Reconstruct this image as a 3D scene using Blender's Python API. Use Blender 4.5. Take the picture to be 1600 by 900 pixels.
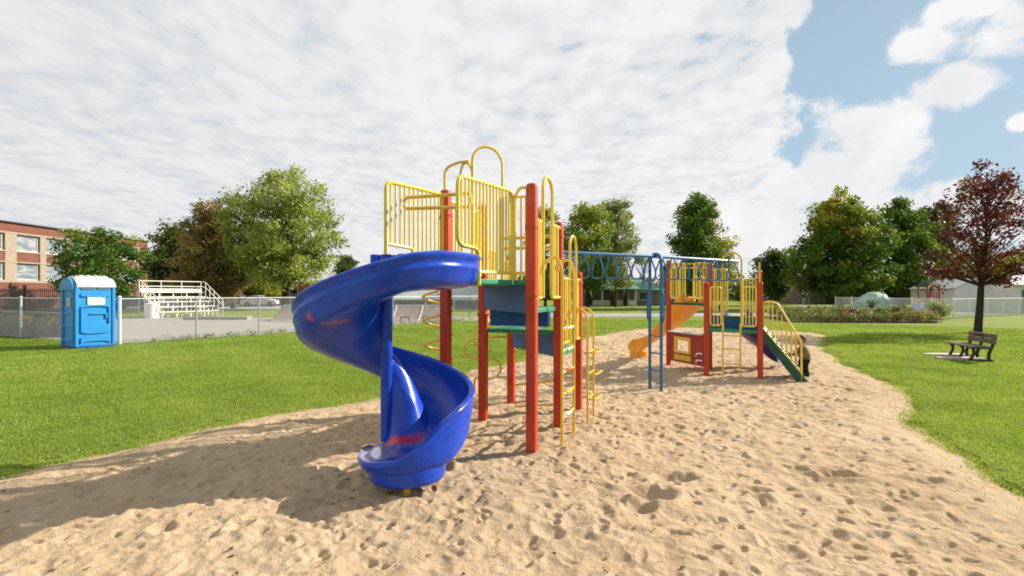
import bpy, math, random
import numpy as np
from mathutils import Vector, Matrix, noise as mnoise

for o in list(bpy.data.objects):
    bpy.data.objects.remove(o)
SC = bpy.context.scene
COL = SC.collection
R = math.radians

# ------------------------------------------------------------------ camera, sky, sun, exposure
EYE, FOC, HOR = 1.8, 800.0, 458.0          # eye height, focal length and horizon in photo pixels (1600 wide)
cam_d = bpy.data.cameras.new('camera'); cam = bpy.data.objects.new('camera', cam_d); COL.objects.link(cam)
cam_d.sensor_width = 36.0; cam_d.lens = 18.0
cam_d.shift_y = (HOR - 450) / 1600.0
cam_d.clip_start = 0.05; cam_d.clip_end = 4000
cam.location = (0, 0, EYE); cam.rotation_euler = (R(90), 0, 0)
SC.camera = cam

SUN_AZ, SUN_EL = math.atan2(0.93, 0.37), R(29)     # azimuth from +Y towards +X
sun_dir = Vector((math.sin(SUN_AZ) * math.cos(SUN_EL), math.cos(SUN_AZ) * math.cos(SUN_EL), math.sin(SUN_EL)))
sd = bpy.data.lights.new('sun', 'SUN'); sd.energy = 4.6; sd.angle = R(0.6); sd.color = (1.0, 0.93, 0.82)
so = bpy.data.objects.new('sun', sd); COL.objects.link(so)
so.rotation_euler = (-sun_dir).to_track_quat('-Z', 'Y').to_euler(); so.location = (20, 10, 30)

SC.view_settings.view_transform = 'Standard'; SC.view_settings.look = 'None'
SC.view_settings.gamma = 1.0; SC.view_settings.use_curve_mapping = False
SC.view_settings.exposure = 0.8
SC.render.engine = 'CYCLES'
SC.cycles.max_bounces = 6; SC.cycles.diffuse_bounces = 3; SC.cycles.glossy_bounces = 3
SC.cycles.transparent_max_bounces = 6; SC.cycles.caustics_reflective = False; SC.cycles.caustics_refractive = False
SC.cycles.filter_width = 1.8
try: SC.cycles.use_denoising = True
except Exception: pass

class NT:
    """small helper for writing node graphs"""
    def __init__(s, tree): s.t = tree; s.n = tree.nodes; s.l = tree.links
    def node(s, typ, **kw):
        n = s.n.new(typ)
        for k, v in kw.items(): setattr(n, k, v)
        return n
    def put(s, sock, v):
        if v is None: return
        if hasattr(v, 'is_output'): s.l.new(v, sock)
        else: sock.default_value = v
    def math(s, op, a, b=None, c=None, clamp=False):
        n = s.node('ShaderNodeMath', operation=op, use_clamp=clamp)
        s.put(n.inputs[0], a); s.put(n.inputs[1], b)
        if c is not None: s.put(n.inputs[2], c)
        return n.outputs[0]
    def maprange(s, v, a, b, c=0.0, d=1.0, typ='SMOOTHSTEP'):
        n = s.node('ShaderNodeMapRange', interpolation_type=typ)
        for i, x in enumerate((v, a, b, c, d)): s.put(n.inputs[i], x)
        return n.outputs[0]
    def noise(s, vec, scale, detail=4, rough=0.5, dist=0.0):
        n = s.node('ShaderNodeTexNoise'); s.put(n.inputs['Vector'], vec)
        n.inputs['Scale'].default_value = scale; n.inputs['Detail'].default_value = detail
        n.inputs['Roughness'].default_value = rough; n.inputs['Distortion'].default_value = dist
        return n.outputs[0]
    def mix(s, f, a, b, blend='MIX'):
        n = s.node('ShaderNodeMix', data_type='RGBA', blend_type=blend)
        s.put(n.inputs[0], f)
        s.put(n.inputs[6], a if hasattr(a, 'is_output') else (*a, 1) if len(a) == 3 else a)
        s.put(n.inputs[7], b if hasattr(b, 'is_output') else (*b, 1) if len(b) == 3 else b)
        return n.outputs[2]
    def comb(s, x, y, z):
        n = s.node('ShaderNodeCombineXYZ')
        for i, v in enumerate((x, y, z)): s.put(n.inputs[i], v)
        return n.outputs[0]
    def mapping(s, vec, loc=(0, 0, 0), rot=(0, 0, 0), scale=(1, 1, 1)):
        n = s.node('ShaderNodeMapping'); s.put(n.inputs[0], vec)
        n.inputs[1].default_value = loc; n.inputs[2].default_value = rot; n.inputs[3].default_value = scale
        return n.outputs[0]
    def ramp(s, f, stops):
        n = s.node('ShaderNodeValToRGB'); s.put(n.inputs[0], f)
        cr = n.color_ramp
        while len(cr.elements) < len(stops): cr.elements.new(0.5)
        for e, (p, c) in zip(cr.elements, stops): e.position = p; e.color = (*c, 1)
        return n.outputs[0]

def build_world():
    W = bpy.data.worlds.new('World'); SC.world = W; W.use_nodes = True
    t = NT(W.node_tree); t.n.clear()
    out = t.node('ShaderNodeOutputWorld'); bg = t.node('ShaderNodeBackground')
    t.l.new(bg.outputs[0], out.inputs[0]); bg.inputs[1].default_value = 0.1
    sky = t.node('ShaderNodeTexSky', sky_type='NISHITA'); sky.sun_disc = False
    sky.sun_elevation = SUN_EL; sky.sun_rotation = SUN_AZ
    sky.air_density = 1.0; sky.dust_density = 0.4; sky.ozone_density = 1.5
    tc = t.node('ShaderNodeTexCoord'); d = tc.outputs['Generated']
    sp = t.node('ShaderNodeSeparateXYZ'); t.l.new(d, sp.inputs[0]); x, y, z = sp.outputs
    az = t.math('ARCTAN2', x, y)
    el = t.math('ARCSINE', z)
    # cloud sheet seen in perspective: direction projected on a plane overhead
    zz = t.math('ADD', t.math('MAXIMUM', z, 0.0), 0.055)
    pl = t.comb(t.math('DIVIDE', x, zz), t.math('DIVIDE', y, zz), 0.0)
    wv = t.noise(t.mapping(pl, scale=(.8, .8, 1), loc=(1, 5, 0)), 1.3, 3, 0.5)
    wx = t.math('ADD', t.math('DIVIDE', x, zz), t.math('MULTIPLY', wv, 0.34)); wy = t.math('ADD', t.math('DIVIDE', y, zz), t.math('MULTIPLY', wv, 0.25))
    pw = t.comb(wx, wy, 0.0)
    n1 = t.noise(t.mapping(pw, rot=(0, 0, R(10)), scale=(1.0, 0.50, 1.0)), 3.2, 4, 0.45)
    rows = t.math('MULTIPLY', t.math('SINE', t.math('ADD', t.math('MULTIPLY', wx, 9.5), t.math('MULTIPLY', wy, 1.5))), 0.5)
    puf = t.noise(t.mapping(pw, scale=(1.0, 0.75, 1), loc=(7, 2, 0)), 8.5, 4, 0.5)
    n2 = t.noise(t.mapping(pl, scale=(0.6, 0.45, 1), loc=(3, 1, 0)), 1.2, 3, 0.5)
    rip = t.math('ADD', t.math('ADD', t.math('MULTIPLY', n1, 0.30), t.math('MULTIPLY', rows, 0.05)), t.math('ADD', t.math('MULTIPLY', n2, 0.24), t.math('MULTIPLY', puf, 0.46)))
    # edge of the sheet, right of the view
    ev = t.comb(az, t.math('MULTIPLY', el, 1.0), 0.0)
    en = t.noise(ev, 7.0, 6, 0.62)
    en2 = t.noise(ev, 22.0, 5, 0.6)
    edge = t.math('ADD', az, t.math('ADD', t.math('MULTIPLY', t.math('SUBTRACT', en, 0.5), -0.30), t.math('MULTIPLY', t.math('SUBTRACT', en2, 0.5), -0.09)))
    sheet_in = t.maprange(edge, 0.505, 0.475, 0.0, 1.0)
    cover = t.maprange(rip, 0.33, 0.43, 0.25, 1.0)
    cov_l = t.maprange(az, -0.1, 0.35, 1.0, 0.0)          # left part has hardly any blue in it
    cover = t.math('MAXIMUM', cover, t.math('MULTIPLY', cov_l, 0.80))
    a_sheet = t.math('MULTIPLY', sheet_in, cover)
    # cumulus: puffs at given azimuth / elevation
    def ae(px, py):
        X, Z = (px - 800) / FOC, (HOR - py) / FOC
        return math.atan2(X, 1), math.atan2(Z, math.hypot(X, 1))
    puffs = [(1352, 200, 100, 72), (1330, 262, 150, 52), (1265, 300, 130, 62), (1205, 345, 170, 62), (1520, 10, 175, 62), (1445, 62, 75, 42), (1585, 25, 110, 60),
             (1486, 134, 84, 34), (1592, 194, 26, 16), (1505, 305, 90, 36), (1590, 330, 130, 50), (1392, 330, 120, 40), (1700, 120, 90, 40)]
    fld = None
    for (px, py, rx, ry) in puffs:
        a0, e0 = ae(px, py); a1, _ = ae(px + rx, py); _, e1 = ae(px, py - ry)
        wa, we = abs(a1 - a0), abs(e1 - e0)
        da = t.math('DIVIDE', t.math('SUBTRACT', az, a0), wa)
        de = t.math('DIVIDE', t.math('SUBTRACT', el, e0), we)
        q = t.math('SUBTRACT', 1.0, t.math('SQRT', t.math('ADD', t.math('MULTIPLY', da, da), t.math('MULTIPLY', de, de))))
        fld = q if fld is None else t.math('MAXIMUM', fld, q)
    fn = t.math('ADD', t.math('MULTIPLY', t.math('SUBTRACT', t.noise(ev, 9.0, 9, 0.62, 0.3), 0.5), 2.1), t.math('MULTIPLY', t.math('MAXIMUM', fld, -0.75), 0.72))
    a_cum = t.maprange(fn, 0.0, 0.36, 0.0, 0.98)
    # low haze/cloud bank all round the horizon
    hz = t.maprange(t.math('ADD', el, t.math('MULTIPLY', t.math('SUBTRACT', en, 0.5), 0.12)), 0.11, 0.0, 0.0, 0.85)
    # thin veil that pales the blue
    veil = t.maprange(el, 0.75, 0.0, 0.55, 0.80)
    blue = t.mix(veil, t.mix(1.0, sky.outputs[0], (0.55, 0.55, 0.55), 'MULTIPLY'), (2.75, 3.7, 4.45))
    # brightness inside the clouds
    sh = t.maprange(rip, 0.40, 0.58, 0.0, 1.0)
    lft = t.maprange(az, -0.75, 0.1, 0.0, 1.0)
    dark = t.mix(lft, (4.05, 4.18, 4.36), (4.35, 4.48, 4.62))
    lite = t.mix(lft, (4.75, 4.78, 4.8), (5.2, 5.2, 5.2))
    c_sheet = t.mix(sh, dark, lite)
    shc = t.maprange(t.noise(t.mapping(ev, loc=(0.012, -0.016, 0)), 6.0, 7, 0.55, 0.3), 0.66, 0.34)
    c_cum = t.mix(shc, (4.72, 4.74, 4.78), (5.5, 5.5, 5.5))
    c = t.mix(hz, blue, (4.7, 4.75, 4.75))
    c = t.mix(a_sheet, c, c_sheet)
    c = t.mix(a_cum, c, c_cum)
    t.l.new(c, bg.inputs[0])
build_world()

# ------------------------------------------------------------------ materials
def mat(name, col, rough=0.5, var=0.12, scale=6.0, bump=0.0, bscale=40.0, spec=0.4, dirt=None, dirt_amt=0.35, metal=0.0, transl=0.0):
    m = bpy.data.materials.new(name); m.use_nodes = True
    t = NT(m.node_tree); b = m.node_tree.nodes['Principled BSDF']
    tc = t.node('ShaderNodeTexCoord').outputs['Object']
    n = t.noise(tc, scale, 5, 0.6)
    lo = tuple(c * (1 - var) for c in col); hi = tuple(min(1, c * (1 + var)) for c in col)
    c = t.mix(t.maprange(n, 0.3, 0.7), lo, hi)
    if dirt is not None:
        n2 = t.noise(t.mapping(tc, loc=(5, 3, 1)), scale * 0.6, 6, 0.7)
        c = t.mix(t.maprange(n2, 0.52, 0.72, 0, dirt_amt), c, dirt)
    t.l.new(c, b.inputs['Base Color'])
    b.inputs['Roughness'].default_value = rough
    b.inputs['Specular IOR Level'].default_value = spec
    b.inputs['Metallic'].default_value = metal
    if bump:
        bn = t.node('ShaderNodeBump'); bn.inputs['Strength'].default_value = bump; bn.inputs['Distance'].default_value = 0.02
        t.l.new(t.noise(tc, bscale, 4, 0.6), bn.inputs['Height']); t.l.new(bn.outputs[0], b.inputs['Normal'])
    return m

M = {}
M['red'] = mat('red_post_paint', (0.49, 0.050, 0.016), 0.36, 0.10, 5, 0.05, 60, 0.35, (0.54, 0.13, 0.07), 0.3)
M['red_panel'] = mat('red_panel_plastic', (0.36, 0.035, 0.025), 0.5, 0.1, 5)
M['yellow'] = mat('yellow_paint', (0.82, 0.61, 0.085), 0.35, 0.06, 9, 0.0, 40, 0.5, (0.82, 0.72, 0.36), 0.35)
M['yellow_bar'] = mat('yellow_bar_paint', (0.80, 0.56, 0.09), 0.4, 0.06, 12, 0.0, 40, 0.5)
M['gold'] = mat('golden_yellow_paint', (0.80, 0.50, 0.055), 0.38, 0.07, 9, 0.0, 40, 0.5)
M['green'] = mat('green_deck_coating', (0.022, 0.25, 0.135), 0.5, 0.10, 8, 0.05, 90)
M['dgreen'] = mat('dark_green_paint', (0.006, 0.075, 0.04), 0.45, 0.12, 7)
M['lgreen'] = mat('grass_green_plastic', (0.05, 0.26, 0.06), 0.5, 0.1, 7)
M['bluepanel'] = mat('pale_blue_panel', (0.055, 0.125, 0.36), 0.5, 0.10, 4, 0.04, 60, 0.4, (0.12, 0.18, 0.34), 0.3)  # paler blue than the box riser, mottled at random
M['bluebox'] = mat('deep_blue_panel', (0.008, 0.085, 0.32), 0.45, 0.10, 5)
M['mblue'] = mat('blue_bar_paint', (0.015, 0.13, 0.30), 0.35, 0.10, 10, 0, 40, 0.5, (0.09, 0.2, 0.33), 0.3)
M['orange'] = mat('orange_plastic', (0.85, 0.37, 0.016), 0.4, 0.08, 3)
M['navy'] = mat('navy_plastic', (0.035, 0.032, 0.16), 0.35, 0.12, 4)
M['white_paint'] = mat('white_paint', (0.74, 0.73, 0.70), 0.5, 0.06, 6)
M['cream_metal'] = mat('cream_metal', (0.78, 0.74, 0.66), 0.5, 0.06, 6)
M['galv'] = mat('galvanised_steel', (0.42, 0.45, 0.45), 0.45, 0.10, 12, 0, 40, 0.5, None, 0, 0.4)
M['galv_light'] = mat('pale_galvanised_steel', (0.62, 0.64, 0.63), 0.5, 0.08, 12)
M['wire'] = mat('fence_wire', (0.46, 0.47, 0.46), 0.5, 0.05, 5)
M['white_wire'] = mat('white_fence_wire', (0.72, 0.74, 0.73), 0.5, 0.05, 5)
M['iron'] = mat('black_iron', (0.012, 0.012, 0.014), 0.45, 0.1, 5)
M['concrete'] = mat('concrete', (0.34, 0.31, 0.27), 0.85, 0.16, 3, 0.15, 30, 0.2, (0.22, 0.2, 0.18), 0.5)
M['asphalt'] = mat('pale_worn_asphalt', (0.325, 0.295, 0.255), 0.9, 0.07, 0.5, 0.1, 25, 0.2, (0.30, 0.27, 0.235), 0.5)
M['road'] = mat('road_asphalt', (0.34, 0.32, 0.31), 0.9, 0.06, 0.4, 0.1, 25, 0.2)
M['ramp'] = mat('skate_ramp_ply', (0.26, 0.20, 0.165), 0.6, 0.14, 1.2, 0, 40, 0.3, (0.36, 0.33, 0.3), 0.5)
M['rampside'] = mat('ramp_side_boards', (0.055, 0.048, 0.045), 0.8, 0.2, 3)
M['tblue'] = mat('toilet_blue_plastic', (0.030, 0.28, 0.66), 0.42, 0.06, 4, 0.03, 80)
M['tdark'] = mat('toilet_dark_vent', (0.16, 0.20, 0.24), 0.7, 0.1, 30)
M['roofwhite'] = mat('toilet_roof_plastic', (0.60, 0.585, 0.56), 0.55, 0.08, 3)
M['paper'] = mat('white_sign', (0.78, 0.78, 0.77), 0.6, 0.02, 3)
M['ink'] = mat('grey_ink', (0.22, 0.25, 0.32), 0.7, 0.05, 3)
M['bench_wood'] = mat('weathered_bench_board', (0.16, 0.115, 0.095), 0.7, 0.2, 10, 0.1, 50, 0.3)
M['black'] = mat('black_casting', (0.016, 0.015, 0.015), 0.5, 0.15, 6)
M['bark'] = mat('tree_bark', (0.085, 0.062, 0.045), 0.9, 0.25, 6, 0.5, 14, 0.1)
M['bark_dark'] = mat('dark_tree_bark', (0.05, 0.036, 0.03), 0.9, 0.25, 6, 0.5, 14, 0.1)
M['roof_dark'] = mat('dark_shingles', (0.10, 0.09, 0.085), 0.9, 0.15, 4)
M['roof_green'] = mat('green_metal_roof', (0.09, 0.27, 0.19), 0.5, 0.12, 0.8)
M['roof_grey'] = mat('pale_grey_metal_roof', (0.47, 0.48, 0.46), 0.6, 0.06, 0.6)
M['siding'] = mat('beige_siding', (0.74, 0.71, 0.65), 0.8, 0.04, 2)
M['siding_dark'] = mat('dark_garage_door', (0.12, 0.125, 0.13), 0.7, 0.06, 2)
M['wall_dark'] = mat('dark_wall', (0.06, 0.055, 0.05), 0.8, 0.15, 1)  # dark brown base colour, also used for the plant pot and table legs
M['cream'] = mat('cream_stone', (0.34, 0.265, 0.19), 0.8, 0.06, 2)
M['tarp'] = mat('green_tarp', (0.33, 0.46, 0.37), 0.5, 0.15, 1.5)
M['soil'] = mat('dark_soil', (0.11, 0.075, 0.05), 0.95, 0.2, 4)
M['stone'] = mat('flat_stone', (0.48, 0.38, 0.30), 0.8, 0.12, 5, 0.1, 30)
M['rubber'] = mat('tyre_rubber', (0.015, 0.015, 0.015), 0.8, 0.1, 6)
M['carglass'] = mat('car_glass', (0.03, 0.035, 0.04), 0.08, 0.02, 2, 0, 40, 0.8)
M['skin'] = mat('skin', (0.42, 0.22, 0.15), 0.6, 0.04, 6)
M['hair'] = mat('brown_hair', (0.06, 0.028, 0.014), 0.7, 0.15, 30)
M['olive'] = mat('olive_jumper', (0.17, 0.14, 0.075), 0.9, 0.12, 14)
M['blackcloth'] = mat('black_cloth', (0.012, 0.012, 0.014), 0.9, 0.1, 14)
M['lav'] = mat('pale_lavender_plastic', (0.50, 0.50, 0.60), 0.6, 0.04, 5)
M['redpaint'] = mat('red_car_paint', (0.5, 0.03, 0.03), 0.25, 0.03, 2, 0, 40, 0.6)
M['whitecar'] = mat('white_car_paint', (0.72, 0.72, 0.72), 0.25, 0.02, 2, 0, 40, 0.6)
M['darkcar'] = mat('dark_car_paint', (0.025, 0.028, 0.035), 0.2, 0.03, 2, 0, 40, 0.6)
M['bluecar'] = mat('dark_blue_car_paint', (0.02, 0.035, 0.10), 0.2, 0.03, 2, 0, 40, 0.6)
M['silvercar'] = mat('silver_car_paint', (0.35, 0.36, 0.37), 0.25, 0.03, 2, 0, 40, 0.6)
M['grafyellow'] = mat('pale_yellow_spray_paint', (0.62, 0.46, 0.16), 0.8, 0.1, 10)

def brick_mat(name, a, b, mortar, scale=1.0):
    m = bpy.data.materials.new(name); m.use_nodes = True
    t = NT(m.node_tree); p = m.node_tree.nodes['Principled BSDF']
    tc = t.node('ShaderNodeTexCoord').outputs['Object']
    g = t.node('ShaderNodeNewGeometry')
    sp = t.node('ShaderNodeSeparateXYZ'); t.l.new(tc, sp.inputs[0])
    h = t.math('ADD', sp.outputs[0], sp.outputs[1])
    v = t.comb(h, sp.outputs[2], 0.0)
    br = t.node('ShaderNodeTexBrick'); t.l.new(v, br.inputs['Vector'])
    br.inputs['Color1'].default_value = (*a, 1); br.inputs['Color2'].default_value = (*b, 1); br.inputs['Mortar'].default_value = (*mortar, 1)
    br.inputs['Scale'].default_value = scale; br.inputs['Mortar Size'].default_value = 0.010
    br.inputs['Brick Width'].default_value = 0.30; br.inputs['Row Height'].default_value = 0.095
    n = t.noise(tc, 0.6, 5, 0.65)
    c = t.mix(t.maprange(n, 0.3, 0.7, 0.0, 0.35), br.outputs[0], tuple(x * 0.62 for x in a))
    t.l.new(c, p.inputs['Base Color']); p.inputs['Roughness'].default_value = 0.9
    return m
M['brick'] = brick_mat('red_brick', (0.215, 0.058, 0.032), (0.17, 0.047, 0.028), (0.22, 0.15, 0.115))
M['brick_orange'] = brick_mat('orange_red_brick', (0.46, 0.13, 0.07), (0.40, 0.11, 0.06), (0.35, 0.22, 0.16))
M['brick_brown'] = brick_mat('brown_brick', (0.17, 0.105, 0.075), (0.14, 0.09, 0.065), (0.2, 0.16, 0.13))
M['brick_grey'] = brick_mat('grey_brick', (0.22, 0.18, 0.16), (0.19, 0.16, 0.14), (0.25, 0.22, 0.2))

def window_mat():
    m = bpy.data.materials.new('school_window_glass'); m.use_nodes = True
    t = NT(m.node_tree); p = m.node_tree.nodes['Principled BSDF']
    tc = t.node('ShaderNodeTexCoord').outputs['Object']
    n = t.noise(t.mapping(tc, rot=(R(35), 0, 0), scale=(1, 0.6, 2.2)), 0.9, 4, 0.6, 1.0)
    c = t.mix(t.maprange(n, 0.42, 0.62), (0.16, 0.20, 0.23), (0.36, 0.37, 0.36))
    t.l.new(c, p.inputs['Base Color']); p.inputs['Roughness'].default_value = 0.2
    return m
M['schoolglass'] = window_mat()

def slide_mat():
    m = bpy.data.materials.new('blue_slide_plastic'); m.use_nodes = True
    t = NT(m.node_tree); b = m.node_tree.nodes['Principled BSDF']
    geo = t.node('ShaderNodeTexCoord').outputs['Object']
    n = t.noise(geo, 3.0, 6, 0.65)
    c = t.mix(t.maprange(n, 0.3, 0.75), (0.006, 0.042, 0.40), (0.014, 0.080, 0.55))
    # scuffs along the wall
    sc = t.noise(t.mapping(geo, scale=(1, 1, 7)), 6.0, 8, 0.75)
    c = t.mix(t.maprange(sc, 0.60, 0.76, 0, 0.26), c, (0.12, 0.17, 0.52))
    nn = t.noise(geo, 14.0, 5, 0.65)
    def spot(c, at, rad, colr, amt, stretch=(1, 1, 1)):
        sub = t.node('ShaderNodeVectorMath', operation='SUBTRACT'); t.l.new(geo, sub.inputs[0]); sub.inputs[1].default_value = at
        mul = t.node('ShaderNodeVectorMath', operation='MULTIPLY'); t.l.new(sub.outputs[0], mul.inputs[0]); mul.inputs[1].default_value = stretch
        ln = t.node('ShaderNodeVectorMath', operation='LENGTH'); t.l.new(mul.outputs[0], ln.inputs[0])
        f = t.math('ADD', ln.outputs['Value'], t.math('MULTIPLY', t.math('SUBTRACT', nn, 0.5), rad * 1.0))
        return t.mix(t.maprange(f, rad, rad * 0.62, 0.0, amt), c, colr)
    up = t.node('ShaderNodeSeparateXYZ'); t.l.new(t.node('ShaderNodeNewGeometry').outputs['Normal'], up.inputs[0])
    dn = t.maprange(t.noise(t.mapping(geo, loc=(2, 7, 4)), 5.5, 6, 0.7), 0.42, 0.7, 0, 0.38)
    c = t.mix(t.math('MULTIPLY', dn, t.maprange(up.outputs[2], 0.75, 0.98)), c, (0.40, 0.33, 0.26))
    for s in SLIDE_SPOTS: c = spot(c, *s)
    t.l.new(c, b.inputs['Base Color'])
    t.l.new(t.maprange(n, 0.2, 0.8, 0.20, 0.36), b.inputs['Roughness'])
    b.inputs['Specular IOR Level'].default_value = 0.36
    bn = t.node('ShaderNodeBump'); bn.inputs['Strength'].default_value = 0.12; bn.inputs['Distance'].default_value = 0.02
    t.l.new(t.noise(geo, 5.0, 3, 0.5), bn.inputs['Height']); t.l.new(bn.outputs[0], b.inputs['Normal'])
    return m

def leaf_mat(name, stops, transl=0.42):
    m = bpy.data.materials.new(name); m.use_nodes = True
    t = NT(m.node_tree); nt = m.node_tree; b = nt.nodes['Principled BSDF']; out = nt.nodes['Material Output']
    at = t.node('ShaderNodeAttribute'); at.attribute_name = 'tint'
    c = t.ramp(at.outputs['Fac'], stops)
    t.l.new(c, b.inputs['Base Color']); b.inputs['Roughness'].default_value = 0.55; b.inputs['Specular IOR Level'].default_value = 0.25
    tr = t.node('ShaderNodeBsdfTranslucent'); t.l.new(t.mix(1.0, c, (1.0, 0.95, 0.55), 'MULTIPLY'), tr.inputs[0])
    mx = t.node('ShaderNodeMixShader'); mx.inputs[0].default_value = transl
    t.l.new(b.outputs[0], mx.inputs[1]); t.l.new(tr.outputs[0], mx.inputs[2]); t.l.new(mx.outputs[0], out.inputs[0])
    return m

# ------------------------------------------------------------------ mesh building helpers
ORIGIN = {}
class MB:
    def __init__(s): s.v = []; s.f = []; s.mi = []
    def add(s, verts, faces, mi=0):
        o = len(s.v); s.v.extend([tuple(p) for p in verts])
        s.f.extend([tuple(i + o for i in f) for f in faces]); s.mi.extend([mi] * len(faces)); return s
    def tube(s, pts, r, seg=8, closed=False, cap=True, mi=0):
        P = [Vector(p) for p in pts]; n = len(P)
        rr = r if isinstance(r, (list, tuple)) else [r] * n
        T = []
        for i in range(n):
            a = P[(i - 1) % n] if (closed or i > 0) else P[i]
            b = P[(i + 1) % n] if (closed or i < n - 1) else P[i]
            d = b - a
            T.append(d.normalized() if d.length > 1e-9 else Vector((0, 0, 1)))
        ref = Vector((0, 0, 1)) if abs(T[0].z) < 0.9 else Vector((1, 0, 0))
        N = (ref - T[0] * ref.dot(T[0])).normalized()
        vs = []
        for i in range(n):
            if i > 0:
                N = N - T[i] * N.dot(T[i])
                N = N.normalized() if N.length > 1e-6 else T[i].orthogonal().normalized()
            B = T[i].cross(N)
            for k in range(seg):
                a = 2 * math.pi * k / seg
                vs.append(P[i] + (N * math.cos(a) + B * math.sin(a)) * rr[i])
        fs = []
        for i in range(n if closed else n - 1):
            j = (i + 1) % n
            for k in range(seg):
                l = (k + 1) % seg
                fs.append((i * seg + k, i * seg + l, j * seg + l, j * seg + k))
        if cap and not closed:
            fs.append(tuple(reversed(range(seg)))); fs.append(tuple((n - 1) * seg + k for k in range(seg)))
        return s.add(vs, fs, mi)
    def box(s, c, size, rz=0.0, mi=0, ax=None):
        hx, hy, hz = size[0] / 2, size[1] / 2, size[2] / 2
        ca, sa = math.cos(rz), math.sin(rz)
        vs = []
        for dz in (-hz, hz):
            for dx, dy in ((-hx, -hy), (hx, -hy), (hx, hy), (-hx, hy)):
                vs.append((c[0] + dx * ca - dy * sa, c[1] + dx * sa + dy * ca, c[2] + dz))
        return s.add(vs, [(3, 2, 1, 0), (4, 5, 6, 7), (0, 1, 5, 4), (1, 2, 6, 5), (2, 3, 7, 6), (3, 0, 4, 7)], mi)
    def prism(s, poly, z0, z1, mi=0):
        n = len(poly)
        area = sum(poly[i][0] * poly[(i + 1) % n][1] - poly[(i + 1) % n][0] * poly[i][1] for i in range(n))
        if area < 0: poly = poly[::-1]
        vs = [(p[0], p[1], z0) for p in poly] + [(p[0], p[1], z1) for p in poly]
        fs = [tuple(reversed(range(n))), tuple(range(n, 2 * n))] + [(i, (i + 1) % n, n + (i + 1) % n, n + i) for i in range(n)]
        return s.add(vs, fs, mi)
    def slab(s, outline, nrm, th, mi=0):
        """planar outline (3-D points) extruded by th along nrm, centred"""
        n = len(outline); nv = Vector(nrm).normalized() * th / 2
        vs = [Vector(p) - nv for p in outline] + [Vector(p) + nv for p in outline]
        fs = [tuple(reversed(range(n))), tuple(range(n, 2 * n))] + [(i, (i + 1) % n, n + (i + 1) % n, n + i) for i in range(n)]
        return s.add(vs, fs, mi)
    def bar(s, a, b, w, h, mi=0):
        a = Vector(a); b = Vector(b); d = (b - a).normalized()
        up = Vector((0, 0, 1)) if abs(d.z) < 0.95 else Vector((1, 0, 0))
        sx = d.cross(up).normalized(); uy = sx.cross(d).normalized()
        vs = []
        for p in (a, b):
            for i, j in ((-1, -1), (1, -1), (1, 1), (-1, 1)):
                vs.append(p + sx * i * w / 2 + uy * j * h / 2)
        return s.add(vs, [(3, 2, 1, 0), (4, 5, 6, 7), (0, 1, 5, 4), (1, 2, 6, 5), (2, 3, 7, 6), (3, 0, 4, 7)], mi)
    def lathe(s, c, prof, seg=24, mi=0, cap=True):
        vs = []; fs = []
        for (r, z) in prof:
            for k in range(seg):
                a = 2 * math.pi * k / seg
                vs.append((c[0] + r * math.cos(a), c[1] + r * math.sin(a), c[2] + z))
        n = len(prof)
        for i in range(n - 1):
            for k in range(seg):
                l = (k + 1) % seg
                fs.append((i * seg + k, i * seg + l, (i + 1) * seg + l, (i + 1) * seg + k))
        if cap:
            fs.append(tuple(reversed(range(seg)))); fs.append(tuple((n - 1) * seg + k for k in range(seg)))
        return s.add(vs, fs, mi)
    def ball(s, c, r, seg=12, rings=8, mi=0):
        if not isinstance(r, (tuple, list)): r = (r, r, r)
        vs = [(c[0], c[1], c[2] - r[2])]; fs = []
        for i in range(1, rings):
            ph = -math.pi / 2 + math.pi * i / rings
            for k in range(seg):
                a = 2 * math.pi * k / seg
                vs.append((c[0] + r[0] * math.cos(ph) * math.cos(a), c[1] + r[1] * math.cos(ph) * math.sin(a), c[2] + r[2] * math.sin(ph)))
        vs.append((c[0], c[1], c[2] + r[2])); t = len(vs) - 1
        for k in range(seg): fs.append((0, 1 + (k + 1) % seg, 1 + k))
        for i in range(rings - 2):
            for k in range(seg):
                l = (k + 1) % seg; a = 1 + i * seg
                fs.append((a + k, a + l, a + seg + l, a + seg + k))
        a = 1 + (rings - 2) * seg
        for k in range(seg): fs.append((a + k, a + (k + 1) % seg, t))
        return s.add(vs, fs, mi)
    def obj(s, name, mats, parent=None, label=None, smooth=35, bevel=0.0, bseg=2, loc=None):
        me = bpy.data.meshes.new(name)
        if parent is not None: org = ORIGIN[parent]
        elif loc is not None: org = Vector(loc)
        else:
            a = np.array(s.v); org = Vector(((a[:, 0].min() + a[:, 0].max()) / 2, (a[:, 1].min() + a[:, 1].max()) / 2, a[:, 2].min()))
        me.from_pydata([(p[0] - org[0], p[1] - org[1], p[2] - org[2]) for p in s.v], [], s.f)
        if not isinstance(mats, (list, tuple)): mats = [mats]
        for m in mats: me.materials.append(m)
        me.polygons.foreach_set('material_index', s.mi)
        if smooth:
            me.polygons.foreach_set('use_smooth', [True] * len(me.polygons))
            me.set_sharp_from_angle(angle=R(smooth))
        me.update()
        o = bpy.data.objects.new(name, me); COL.objects.link(o)
        if parent is not None: o.parent = parent
        else: o.location = org
        ORIGIN[o] = org
        if bevel:
            b = o.modifiers.new('bevel', 'BEVEL'); b.width = bevel; b.segments = bseg; b.limit_method = 'ANGLE'; b.angle_limit = R(40)
        if label: o['label'] = label
        return o

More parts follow.
